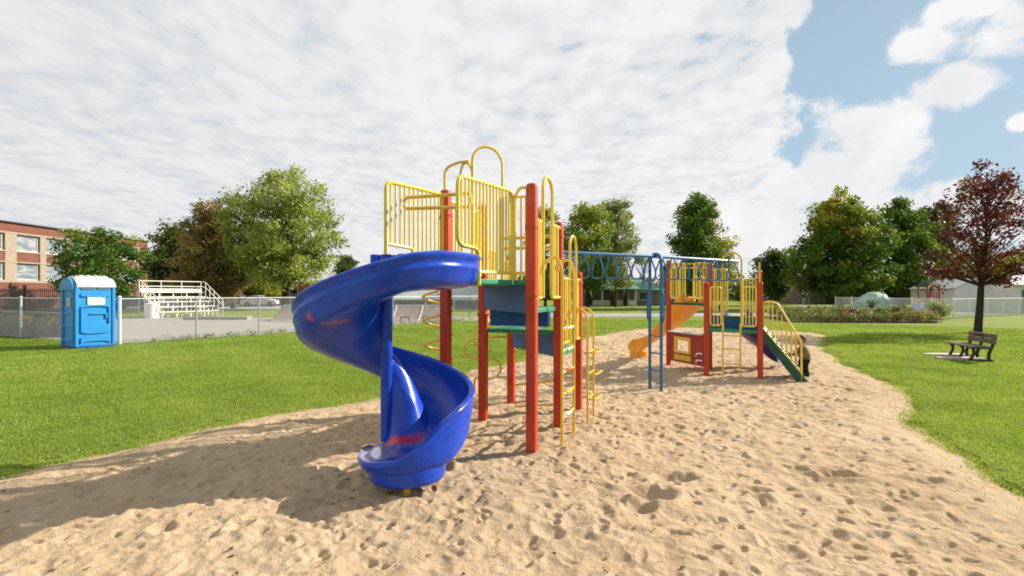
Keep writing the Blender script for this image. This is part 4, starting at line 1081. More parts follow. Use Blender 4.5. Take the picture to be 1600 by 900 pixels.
# retaining wall with black iron railings at far left
WL = thing('concrete_wall', 'low grey concrete wall with pale yellow spray paint behind the portable toilet', 'wall', (-22, 22.5, 0))
wd = Vector((11.0, -4.6)).normalized(); w0 = Vector((-31, 26.4))
def wp(d, off=0): p = w0 + wd * d + Vector((wd.y, -wd.x)) * off; return (p.x, p.y)
mb = MB(); a, b = wp(0), wp(14.6); d_ = Vector((wd.x, wd.y, 0))
mb.slab([V3(a, -.1), V3(b, -.1), V3(b, .92), V3(a, .92)], (wd.y, -wd.x, 0), .25); mb.obj('wall', M['concrete'], WL, bevel=.02)
mb = MB(); mb.slab([V3(wp(-.1), .92), V3(wp(14.7), .92), V3(wp(14.7), 1.0), V3(wp(-.1), 1.0)], (wd.y, -wd.x, 0), .34); mb.obj('coping', M['concrete'], WL)
for (d0, z_, ln, sl) in ((10.4, .66, 1.1, .06), (12.6, .45, .55, .28), (11.2, .5, .3, .1)):
    mb = MB(); p0 = wp(d0, .131); p1 = wp(d0 + ln, .131)
    mb.slab([V3(p0, z_), V3(p1, z_ + sl), V3(p1, z_ + sl + .12), V3(p0, z_ + .14)], (wd.y, -wd.x, 0), .006); mb.obj('paint_mark', M['grafyellow'], WL)
IR = thing('iron_railing', 'black iron picket railing standing on the concrete wall', 'railing', V3(wp(7), 1.0))
mb = MB()
for i in range(100): p = wp(.15 + i * .144); mb.bar(V3(p, 1.0), V3(p, 2.0), .022, .022)
mb.obj('pickets', M['iron'], IR, smooth=0)
mb = MB()
for z_ in (1.08, 1.55, 1.9): mb.bar(V3(wp(.1), z_), V3(wp(14.5), z_), .035, .035)
mb.obj('rails', M['iron'], IR, smooth=0)
for d0 in (.1, 3.6, 7.2, 10.6, 14.4): mb = MB(); mb.bar(V3(wp(d0), 1.0), V3(wp(d0), 2.15), .09, .09); mb.obj('railing_post', M['iron'], IR, smooth=0)

# ------------------------------------------------------------------ skate park, bleachers, barrel
SR = thing('skate_ramp', 'wide brown quarter-pipe skate ramp at the back of the tarmac', 'skate ramp', (-10, 33, 0))
x0_, x1_, yb, yt, ht = -15.2, -4.4, 31.9, 34.0, .95
prof = [(yb + (yt - yb) * t, .03 + ht * t ** 1.8) for t in np.linspace(0, 1, 10)]
mb = MB(); vs = [(x, y, z) for x in (x0_, x1_) for (y, z) in prof]; n = len(prof)
mb.add(vs, [(k, n + k, n + k + 1, k + 1) for k in range(n - 1)])
mb.obj('riding_surface', M['ramp'], SR)
mb = MB()
for x in (x0_, x1_):
    mb.slab([(x, y, z - .005) for y, z in prof] + [(x, yt + 1.2, ht), (x, yt + 1.2, -.05), (x, yb, -.05)], (1, 0, 0), .06)
mb.obj('side_panel', M['rampside'], SR)
mb = MB(); mb.box(((x0_ + x1_) / 2, yt + .6, ht - .02), (x1_ - x0_ - .07, 1.2, .08)); mb.obj('platform', M['rampside'], SR)
for t in (.14, .34, .52, .70, .86):
    x = x0_ + (x1_ - x0_) * t; mb = MB(); mb.tube([(x, y, z + .012) for y, z in prof], .035, 6); mb.obj('seam_strip', M['galv_light'], SR)
mb = MB(); mb.tube([(x0_, yt, ht + .03), (x1_, yt, ht + .03)], .035, 8); mb.obj('coping', M['galv_light'], SR)
for (px, py, ln) in ((632, 506, 1.6), (665, 505, 1.3)):
    x, y = G(px, py); gr = thing('grind_rail', 'low dark grind rail on the tarmac seen under the spiral slide, %s' % ('nearer the slide pole' if px < 650 else 'nearer the red post'), 'rail', (x, y, 0), 'grind rails on the tarmac')
    mb = MB(); mb.tube([(x - ln / 2 * .3, y, .38), (x + ln / 2 * .3, y + .3, .38)], .04, 8); mb.obj('bar', M['rampside'], gr)
    for s in (-1, 1): mb = MB(); mb.bar((x + s * ln * .13, y + .15 + s * .13, 0), (x + s * ln * .13, y + .15 + s * .13, .38), .05, .05); mb.obj('leg', M['rampside'], gr)
x, y = G(335, 500); mb = MB(); mb.prism([(x - 2.0, y - .2), (x + 2.2, y), (x + 2.1, y + .8), (x - 2.1, y + .6)], 0, .22); tag(mb.obj('concrete_ledge', M['concrete'], bevel=.02), 'low concrete skating ledge in front of the bleachers', 'ledge')

def build_bleachers():
    rows, rise, run, hl = 5, .36, .60, 2.25
    B = thing('bleachers', 'cream metal bleachers with back rail behind the chain-link fence', 'bleachers', (0, 0, 0))
    for i in range(rows):
        z, y = .42 + rise * i, -1.25 + run * i
        mb = MB(); mb.box((0, y, z), (2 * hl, .26, .05)); mb.obj('seat_board', M['cream_metal'], B)
        if i: mb = MB(); mb.box((0, y - .32, z - .34), (2 * hl, .24, .04)); mb.obj('foot_board', M['cream_metal'], B)
    mb = MB(); mb.box((0, 1.30, 2.02), (2 * hl, .04, .26)); mb.obj('back_board', M['cream_metal'], B)
    for k in range(5):
        x = -hl + .25 + (2 * hl - .5) * k / 4; mb = MB()
        for i in range(rows):
            z, y = .42 + rise * i, -1.25 + run * i
            mb.bar((x, y, 0), (x, y, z - .03), .07, .07)
            if i: mb.bar((x, y - .45, z - .37), (x, y + .1, z - .37), .05, .05)
        mb.bar((x, -1.35, .04), (x, 1.25, .04), .06, .06); mb.obj('support_frame', M['cream_metal'], B)
    mb = MB(); top = 2.72; yr = 1.38
    for z in (top, top - .40, top - .75): mb.tube([(-hl, yr, z), (hl, yr, z)], .035, 6)
    for k in range(4): x = -hl + 2 * hl * k / 3; mb.tube([(x, yr, 0), (x, yr, top)], .035, 6)
    mb.obj('back_rail', M['cream_metal'], B)
    for sg in (-1, 1):
        mb = MB(); x = sg * (hl + .06)
        for off in (0, -.40): mb.tube([(x, yr, top + off), (x, .85, top + off - .05), (x, -1.5, 1.25 + off), (x, -1.55, .55)], .032, 6)
        for t in (.0, .25, .5, .75, 1.0):
            y = .85 - 2.35 * t; zt_ = top - .05 - (top - 1.30) * t; mb.tube([(x, y, zt_), (x, y, max(.05, zt_ - 1.1))], .03, 6)
        mb.tube([(x, -1.5, 1.2), (x, -1.5, 0)], .03, 6); mb.obj('side_rail', M['cream_metal'], B)
    B.location = (-25.3, 39.2, 0); B.rotation_euler = (0, 0, R(61))
build_bleachers()
x, y = G(237, 497.5)
BRL = thing('litter_barrel', 'cream litter barrel in front of the bleachers', 'barrel', (x, y, 0))
mb = MB(); mb.lathe((x, y, 0), [(.40, 0), (.42, .02), (.42, .33), (.435, .34), (.435, .37), (.42, .38), (.42, .68), (.435, .69), (.435, .72), (.42, .73), (.42, 1.02)], 20); mb.obj('drum', M['cream_metal'], BRL)
mb = MB(); mb.lathe((x, y, 1.0), [(.44, 0), (.44, .05), (.30, .09)], 20); mb.obj('lid', M['cream_metal'], BRL)

# ------------------------------------------------------------------ bench and slabs
def build_bench():
    c = Vector((12.70, 13.9, 0)); e = Vector((-.315, -.95, 0)).normalized(); n = Vector((-.95, .315, 0)); Lh = .66
    B = thing('park_bench', 'brown slatted park bench with black cast frames on the right lawn', 'bench', c)
    def q(a, f, z): return c + e * a + n * f + Vector((0, 0, z))
    for a in (-.55, 0.0, .55):
        mb = MB()
        mb.tube(smooth_path([q(a, .46, .0), q(a, .42, .10), q(a, .37, .22), q(a, .39, .34), q(a, .42, .37)], 5), [.034] * 21, 8)
        mb.bar(q(a, .45, .355), q(a, .02, .36), .05, .05)
        mb.tube(smooth_path([q(a, .02, .0), q(a, .06, .12), q(a, .03, .28), q(a, -.02, .42), q(a, -.07, .60), q(a, -.08, .72)], 5), [.036] * 26, 8)
        mb.bar(q(a, .47, .03), q(a, -.04, .03), .05, .05)
        mb.obj('leg_frame', M['black'], B)
    mb = MB()
    for f in (.41, .30, .19, .09): mb.bar(q(-Lh, f, .385), q(Lh, f, .385), .10, .045)
    mb.obj('seat', M['bench_wood'], B, bevel=.006)
    mb = MB(); mb.bar(q(-Lh, -.03, .53), q(Lh, -.03, .53), .04, .12); mb.bar(q(-Lh, -.055, .665), q(Lh, -.055, .665), .04, .13); mb.obj('backrest', M['bench_wood'], B, bevel=.006)
    mb = MB(); mb.bar(q(-.36, -.03, .66), q(.10, -.03, .66), .012, .05); mb.obj('plaque', M['black'], B)
build_bench()
for i, (px, py, rx, ry, lb) in enumerate(((1476, 555.5, .62, .26, 'narrow pale stone slab beside the park bench'), (1500, 561, .66, .28, 'broad tan stone slab at the foot of the park bench'))):
    x, y = G(px, py); mb = MB(); r_ = random.Random(i)
    mb.prism([(x + rx * math.cos(a) * r_.uniform(.85, 1.05), y + ry * math.sin(a) * r_.uniform(.85, 1.05)) for a in np.linspace(0, 2 * math.pi, 11)[:-1]], -.03, .055)
    tag(mb.obj('stone_slab', M['stone'], bevel=.01), lb, 'slab', 'stone slabs by the bench')

# ------------------------------------------------------------------ buildings
def build_school():
    X = -56.5; y0, y1 = 44.0, 79.4; top = 9.75
    S = thing('school_building', 'two-storey red brick school with cream window bays at far left', 'building', (X - 10, 62, 0))
    wins = [(46.6, 49.3), (50.3, 53.0), (54.2, 56.95), (58.4, 61.2), (62.1, 64.85), (65.8, 68.5), (69.5, 72.2), (73.9, 77.2)]
    rows = [(3.3, 5.25), (6.62, 8.5)]
    mb = MB(); edges_y = [y0]
    # brick face pieces round the openings, butt-jointed
    zs = [-.1, 3.0, 3.3, 5.25, 6.62, 8.5, top]
    mb.box((X - 12.2, (y0 + y1) / 2, top / 2 - .05), (23.6, y1 - y0, top))       # body
    for (za, zb_) in ((-.1, 3.0), (5.4, 6.45), (8.72, top)): mb.box((X - .2, (y0 + y1) / 2, (za + zb_) / 2), (.42, y1 - y0, zb_ - za))
    mb.box((X - .2, (77.55 + y1) / 2, (3.0 + 8.72) / 2), (.42, y1 - 77.55, 5.72)); mb.box((X - .2, (y0 + 46.2) / 2, 5.86), (.42, 2.2, 5.72))
    mb.obj('wall', M['brick'], S, smooth=0)
    mb = MB(); mb.box((X - 12, (y0 + y1) / 2, top + .06), (24.6, y1 - y0 + .5, .12)); mb.obj('roof_edge', M['roof_dark'], S)
    mb = MB()
    for k in range(len(wins) - 1):
        a, b = wins[k][1], wins[k + 1][0]; mb.box((X - .1, (a + b) / 2, 5.86), (.34, b - a - .1, 5.70))
    for (z, h) in ((3.13, .30), (5.32, .14), (6.53, .16), (8.61, .20)): mb.box((X - .03, (46.2 + 77.55) / 2, z), (.26, 31.3, h))
    for yy in (46.35, 77.38): mb.box((X - .08, yy, 5.86), (.26, .28, 5.2))
    mb.obj('stone_surround', M['cream'], S, smooth=0)
    for (a, b) in wins:
        for (za, zb_) in rows:
            m2 = MB(); 
            for (yy, zz, sy, sz) in ((a + .05, (za + zb_) / 2, .1, zb_ - za), (b - .05, (za + zb_) / 2, .1, zb_ - za), ((a + b) / 2, za + .04, b - a - .2, .08), ((a + b) / 2, zb_ - .04, b - a - .2, .08)): m2.box((X - .22, yy, zz), (.1, sy, sz))
            w = m2.obj('window', M['white_paint'], S, smooth=0)
            m3 = MB(); m3.box((X - .27, (a + b) / 2, (za + zb_) / 2), (.04, b - a - .2, zb_ - za - .16)); m3.obj('pane', M['schoolglass'], w, smooth=0)
    mb = MB()
    for yy in (72.9, 77.9): mb.box((X + .06, yy, 3.6), (.09, .09, 7.2))
    mb.obj('downpipe', M['iron'], S, smooth=0)
build_school()

def gable_house(name, label, cat, x0, x1, y0, y1, eave, ridge, wall, roof, axis='x', over=.35, windows=(), door=None, group=None, trim=None, hip=0.0):
    T = thing(name, label, cat, ((x0 + x1) / 2, (y0 + y1) / 2, 0), group)
    mb = MB(); mb.box(((x0 + x1) / 2, (y0 + y1) / 2, eave / 2 - .05), (x1 - x0, y1 - y0, eave + .1))
    if axis == 'y':
        xm = (x0 + x1) / 2
        for y in (y0, y1): mb.slab([(x0, y, eave), (x1, y, eave), (xm, y, ridge - .06)], (0, 1, 0), .03)
    elif not hip:
        ym = (y0 + y1) / 2
        for x in (x0, x1): mb.slab([(x, y0, eave), (x, y1, eave), (x, ym, ridge - .06)], (1, 0, 0), .03)
    mb.obj('wall', M[wall], T, smooth=0)
    mb = MB(); o = over; e = eave - .03
    if axis == 'y':
        xm = (x0 + x1) / 2; A = [(x0 - o, e - .1), (xm, ridge), (x1 + o, e - .1), (x1 + o, e), (xm, ridge + .12), (x0 - o, e)]
        n = 6; vs = [(x, y0 - o, z) for x, z in A] + [(x, y1 + o, z) for x, z in A]
    else:
        ym = (y0 + y1) / 2; A = [(y0 - o, e - .1), (ym, ridge), (y1 + o, e - .1), (y1 + o, e), (ym, ridge + .12), (y0 - o, e)]
        n = 6; vs = [(x0 - o + (hip if z > e + .01 else 0), y, z) for y, z in A] + [(x1 + o - (hip if z > e + .01 else 0), y, z) for y, z in A]
    fs = [tuple(range(n)), tuple(reversed(range(n, 2 * n)))] + [(i, n + i, n + (i + 1) % n, (i + 1) % n) for i in range(n)]
    if hip: fs[0] = (0, 1, 4, 5); fs.append((1, 2, 3, 4)); fs[1] = (6 + 5, 6 + 4, 6 + 1, 6); fs.append((6 + 4, 6 + 3, 6 + 2, 6 + 1))
    mb.add(vs, fs); mb.obj('roof', M[roof], T, smooth=0)
    for (xa, za, xb, zb_) in windows:
        m2 = MB(); m2.box(((xa + xb) / 2, y0 - .03, (za + zb_) / 2), (xb - xa, .08, zb_ - za)); w = m2.obj('window', M['white_paint'], T, smooth=0)
        m3 = MB(); m3.box(((xa + xb) / 2, y0 - .075, (za + zb_) / 2), (xb - xa - .16, .03, zb_ - za - .16)); m3.obj('pane', M['carglass'], w, smooth=0)
    if door:
        xa, xb, zt, m_ = door; mb = MB(); mb.box(((xa + xb) / 2, y0 - .04, zt / 2), (xb - xa, .08, zt)); mb.obj('door', M[m_], T, smooth=0)
    return T
# green roofed house with a white porch
H = gable_house('house', 'low house with green roof and white columned porch beyond the road', 'house', 10.6, 21.5, 73, 82, 2.3, 3.75, 'brick_grey', 'roof_green', hip=2.4, windows=[(18.0, .8, 19.6, 2.0)])
mb = MB()
for i in range(5): mb.box((11.0 + i * 1.55, 71.2, 1.1), (.22, .22, 2.2))
mb.box((14.1, 71.2, .45), (6.4, .08, .7)); mb.obj('porch_columns', M['white_paint'], H, smooth=0)
mb = MB(); mb.box((14.1, 71.9, 2.32), (7.2, 2.3, .16)); mb.add([(10.5, 70.7, 2.41), (17.7, 70.7, 2.41), (17.7, 73.2, 2.9), (10.5, 73.2, 2.9)], [(0, 1, 2, 3)]); mb.obj('porch_roof', M['roof_green'], H, smooth=0)
mb = MB(); mb.box((9.6, 74, 1.5), (1.3, 2, 3.0)); mb.obj('wing', M['cream'], H, smooth=0)
mb = MB(); mb.box((23.6, 76, 2.6), (2.4, 2.4, 5.2)); mb.box((23.6, 76, 5.3), (2.7, 2.7, .25)); mb.obj('chimney', M['brick_grey'], H, smooth=0)
for i, px in enumerate((903, 921, 958, 978)):
    x = (px - 800) / FOC * 70; mb = MB(); r_ = random.Random(i)
    mb.lathe((x, 70, 0), [(.25, 0), (.42, .5), (.36, 1.1), (.22, 1.7), (.05, 2.2)], 9)
    mb.v = [(vx + r_.uniform(-.05, .05), vy + r_.uniform(-.05, .05), vz) for vx, vy, vz in mb.v]
    M.setdefault('hedge', mat('dark_hedge', (.02, .035, .012), .9, .4, 6, .6, 12)); tag(mb.obj('conical_shrub', M['hedge']), 'dark conical shrub in front of the green roofed house, number %d from the left' % (i + 1) if False else ('dark conical shrub at the far left of the white porch', 'dark conical shrub by the trunk of the yellowing tree', 'dark conical shrub in the middle of the white porch', 'dark conical shrub where the porch meets the brick part')[i], 'shrub', 'conical shrubs along the porch')
# long low shelter with pale roof and green eave
H = gable_house('shelter', 'long low shelter with pale grey roof and green eave beyond the skate ramp', 'shelter', -16.5, -1.2, 58, 64, 1.1, 2.75, 'wall_dark', 'roof_grey', over=.2)
mb = MB(); mb.box((-8.85, 57.72, 1.02), (15.9, .06, .18)); mb.obj('fascia', M['roof_green'], H, smooth=0)
gable_house('brick_house', 'small orange brick house behind the white car', 'house', -36.5, -25.5, 78, 86, 3.6, 4.9, 'brick_orange', 'roof_grey', windows=[(-34.2, 1.6, -32.6, 2.9), (-30, 1.6, -28.4, 2.9)])
H = gable_house('brick_hall', 'long brown brick hall in the shade behind the big maple', 'building', 46.5, 70, 82, 92, 4.2, 5.3, 'brick_brown', 'roof_dark', windows=[(60.0, 1.0, 62.0, 2.6)])
for x in (46.9, 52.2, 57.6): mb = MB(); mb.box((x, 81.6, 2.0), (.9, .6, 4.0)); mb.obj('pier', M['cream'], H, smooth=0)
mb = MB(); mb.box((56, 80.4, .6), (13, 1.0, 1.2)); o = mb.obj('clipped_hedge', M['hedge'], bevel=.15); tag(o, 'dark clipped hedge along the brown brick hall', 'hedge')
gable_house('garden_shed', 'beige sided garden shed with gable end behind the red tree', 'shed', 43.2, 47.3, 50, 55.5, 2.3, 3.15, 'siding', 'roof_grey', 'y', .12)
gable_house('garage', 'beige garage with dark door at the far right edge', 'garage', 46.6, 54, 47.5, 54, 2.62, 3.5, 'siding', 'roof_grey', hip=2.2, door=(47.3, 51.5, 2.1, 'siding_dark'))
CT = thing('church_tower', 'distant pale church tower with a dark pointed cap between the trees', 'tower', (59.8, 108, 0))
mb = MB(); mb.box((59.8, 108, 4.0), (2.2, 2.2, 8.2)); mb.obj('wall', M['cream'], CT, smooth=0)
mb = MB(); mb.lathe((59.8, 108, 8.1), [(1.75, 0), (1.2, 1.2), (.05, 2.6)], 8); mb.obj('spire', M['roof_dark'], CT, smooth=0)
for x in (59.35, 60.25): mb = MB(); mb.box((x, 106.87, 6.4), (.5, .06, 1.6)); mb.obj('belfry_opening', M['wall_dark'], CT, smooth=0)

# ------------------------------------------------------------------ cars
def build_car(paint, name, label, loc, rz, suv=False):
    T = thing(name, label, 'car', (0, 0, 0), 'parked cars')
    h = .28 if suv else 0
    prof = [(-2.2, .35), (-2.22, .72 + h * .5), (-2.05, .92 + h * .6), (-1.5, .98 + h), (-.95, 1.42 + h), (-.3, 1.48 + h), (.45, 1.44 + h), (1.15, 1.0 + h * .8), (1.95, .86 + h * .6), (2.2, .68 + h * .4), (2.22, .35), (1.75, .28), (-1.75, .28)]
    if suv: prof[3] = (-2.0, 1.25); prof[4] = (-1.75, 1.66); 
    mb = MB(); n = len(prof); secs = []
    for (y, k) in ((-.86, .0), (-.80, .06), (.80, .06), (.86, .0)):
        for (x, z) in prof:
            inn = 1.0 - (.16 if z > 1.05 + h else 0.0)
            mb.v.append((x, y * inn, z + (k if z > .5 else 0) * .3))
    for s in range(3):
        for i in range(n):
            j = (i + 1) % n; mb.f.append((s * n + i, s * n + j, (s + 1) * n + j, (s + 1) * n + i)); mb.mi.append(0)
    mb.f.append(tuple(range(n))); mb.mi.append(0); mb.f.append(tuple(reversed(range(3 * n, 4 * n)))); mb.mi.append(0)
    mb.obj('body', M[paint], T, smooth=30)
    mb = MB()
    xr, xf, zb, zt = (-1.75 if suv else -1.25), 1.0, 1.0 + h, 1.38 + h
    for s in (-1, 1):
        mb.slab([(xr, s * .795, zb), (xf, s * .795, zb), (.48, s * .745, zt), (-.9, s * .745, zt)], (0, s, 0), .03)
    mb.slab([(1.18, -.66, 1.02 + h * .8), (1.18, .66, 1.02 + h * .8), (.50, .60, 1.42 + h), (.50, -.60, 1.42 + h)], (.5, 0, .86), .03)
    mb.obj('window', M['carglass'], T, smooth=0)
    for x in (-1.35, 1.38):
        for s in (-1, 1):
            mb = MB(); pr = [(.14, -.1), (.31, -.1), (.33, -.05), (.33, .05), (.31, .1), (.14, .1)]; vs = []
            for (r_, w_) in pr:
                for k in range(16): a = 2 * math.pi * k / 16; vs.append((x + r_ * math.cos(a), s * .78 + w_, .33 + r_ * math.sin(a)))
            fs = [(i * 16 + k, i * 16 + (k + 1) % 16, (i + 1) * 16 + (k + 1) % 16, (i + 1) * 16 + k) for i in range(5) for k in range(16)]
            mb.add(vs, fs); w = mb.obj('wheel', M['rubber'], T)
            mb = MB(); mb.tube([(x, s * .78 - .085, .33), (x, s * .78 + .085, .33)], .19, 14); mb.obj('rim', M['galv'], w)
    for s in (-1, 1):
        mb = MB(); mb.box((2.16, s * .6, .70 + h * .4), (.1, .36, .13)); mb.obj('headlight', M['paper'], T)
        mb = MB(); mb.box((-2.19, s * .62, .74 + h * .5), (.08, .32, .14)); mb.obj('taillight', M['redpaint'], T)
    T.location = loc; T.rotation_euler = (0, 0, rz); return T
def gpt(px, Y): return ((px - 800) / FOC * Y, Y, .02)
build_car('whitecar', 'parked_car', 'white sedan in front of the orange brick house', gpt(406, 68), R(12))
build_car('darkcar', 'parked_car', 'dark saloon to the left of the white sedan', gpt(368, 70), R(20))
build_car('redpaint', 'parked_car', 'red car seen over the roof of the dark saloon', gpt(371, 75), R(14), True)
build_car('darkcar', 'parked_car', 'black car seen between the litter barrel and the corner fence post', gpt(207, 58), R(10))
build_car('silvercar', 'parked_car', 'silver car seen through the bleachers seats', gpt(265, 60), R(12))
build_car('darkcar', 'parked_car', 'black car seen through the right end of the bleachers', gpt(318, 61), R(12), True)
build_car('bluecar', 'parked_car', 'dark blue car far off below the round dark tree', gpt(1214, 96), R(20))
build_car('silvercar', 'parked_car', 'silver car far off below the church tower', gpt(1234, 100), R(20))

# ------------------------------------------------------------------ garden behind the right lawn
GF = thing('garden_fence', 'white wire garden fence behind the vegetable bed at right', 'fence', (31, 36, 0))
gp = [(31.6, 50), (31.0, 36.0), (47.5, 45.2)]
pa = [((31.0, 36.0), .05, 1.42, M['white_paint'])] + [(lerp(gp[0], gp[1], t), .045, 1.4, M['white_paint']) for t in (.0, .18, .36, .54, .72, .86)] + [(lerp(gp[1], gp[2], t), .045, 1.4, M['white_paint']) for t in (.14, .3, .46, .62, .78, .94)]
chain(GF, gp, 1.38, .065, .0042, M['white_wire'], M['white_paint'], pa, rail_r=.025)
mb = MB(); bed = [(17.2, 31.2), (21, 30.8), (25.4, 30.6), (26.6, 31.6), (26.4, 35.5), (23, 38), (19, 38.5)]; mb.prism(bed, -.1, .10); struct(mb.obj('garden_bed', M['soil'], loc=(0, 0, 0), smooth=0))

def leaf_cloud(centers, n_each, sig, size, seed, flat=0.3, tint_sd=.18, tints=None):
    g = np.random.default_rng(seed); C = np.asarray(centers, float); k = len(C)
    idx = np.repeat(np.arange(k), n_each); n = len(idx)
    sg = np.asarray(sig, float); sg = sg[idx][:, None] if sg.ndim else sg
    d = g.normal(0, 1, (n, 3)); nr_ = np.linalg.norm(d, axis=1, keepdims=True); d = d / nr_ * np.minimum(nr_, 1.9)
    p = C[idx] + d * sg * np.array([1, 1, .72])
    nrm = g.normal(0, 1, (n, 3)); nrm[:, 2] = np.abs(nrm[:, 2]) + flat; nrm /= np.linalg.norm(nrm, axis=1, keepdims=True)
    t1 = np.cross(nrm, g.normal(0, 1, (n, 3))); t1 /= np.linalg.norm(t1, axis=1, keepdims=True); t2 = np.cross(nrm, t1)
    s = size * g.uniform(.6, 1.35, (n, 1))
    v = np.empty((n, 4, 3)); v[:, 0] = p - t1 * s; v[:, 1] = p + t2 * s * .55 + nrm * s * .15; v[:, 2] = p + t1 * s; v[:, 3] = p - t2 * s * .55 + nrm * s * .15
    base = g.normal(.5, tint_sd, k) if tints is None else np.asarray(tints) + g.normal(0, tint_sd * .5, k)
    t = np.clip(base[idx] + g.normal(0, .10, n), 0, 1)
    return v.reshape(-1, 3), np.arange(n * 4).reshape(-1, 4), np.repeat(t, 4)
LM = {
    'maple': leaf_mat('maple_leaves', [(0, (0.058, 0.118, 0.019)), (.5, (0.136, 0.223, 0.031)), (.8, (0.268, 0.328, 0.042)), (1, (0.510, 0.445, 0.046))]),
    'dark': leaf_mat('dark_leaves', [(0, (0.040, 0.065, 0.020)), (.5, (0.083, 0.128, 0.032)), (1, (0.182, 0.216, 0.049))]),
    'willow': leaf_mat('pale_green_leaves', [(0, (0.154, 0.197, 0.051)), (.5, (0.351, 0.407, 0.097)), (1, (0.546, 0.595, 0.170))], .4),
    'brown': leaf_mat('brown_leaves', [(0, (0.142, 0.111, 0.045)), (.5, (0.361, 0.245, 0.098)), (1, (0.496, 0.388, 0.141))]),
    'yellowgreen': leaf_mat('yellow_green_leaves', [(0, (0.140, 0.175, 0.018)), (.5, (0.298, 0.315, 0.026)), (1, (0.490, 0.438, 0.044))], .4),
    'autumn': leaf_mat('turning_leaves', [(0, (0.101, 0.191, 0.030)), (.45, (0.222, 0.328, 0.046)), (.8, (0.422, 0.408, 0.050)), (1, (0.422, 0.382, 0.074))]),
    'red': leaf_mat('dark_red_leaves', [(0, (0.073, 0.021, 0.027)), (.4, (0.162, 0.035, 0.034)), (.7, (0.260, 0.074, 0.041)), (.85, (0.309, 0.159, 0.038)), (1, (0.244, 0.265, 0.041))], .25),
    'grey': leaf_mat('greyish_leaves', [(0, (0.151, 0.188, 0.074)), (.5, (0.316, 0.353, 0.146)), (1, (0.528, 0.554, 0.252))], .35),
    'bush': leaf_mat('bush_leaves', [(0, (0.042, 0.095, 0.018)), (.5, (0.106, 0.208, 0.032)), (.85, (0.252, 0.312, 0.035)), (1, (0.480, 0.382, 0.052))]),
    'garden': leaf_mat('garden_leaves', [(0, (0.061, 0.096, 0.021)), (.4, (0.149, 0.193, 0.038)), (.75, (0.298, 0.289, 0.079)), (.92, (0.420, 0.333, 0.140)), (1, (0.600, 0.263, 0.105))], .3),
}
def shape_r(kind, t):
    """relative crown radius at relative height t in the crown"""
    if kind == 'round': return math.sqrt(max(0, 1 - (2 * t - 1) ** 2)) ** .8
    if kind == 'maple': return max(0, min(1, (t + .12) * 3.0)) ** .7 * max(0, 1 - t ** 2.2) ** .62
    if kind == 'cone': return max(0, 1 - t) ** .8 * min(1, (t + .1) * 5)
    if kind == 'vase': return (.45 + .55 * min(1, t * 1.6)) * max(0, 1 - max(0, t - .45) / .56) ** .55
    if kind == 'flare': return max(0, 1 - t) ** .62 * min(1, (t + .22) * 3.2)
    if kind == 'column': return max(0, 1 - (2 * t - 1) ** 4) ** .6
    return 1
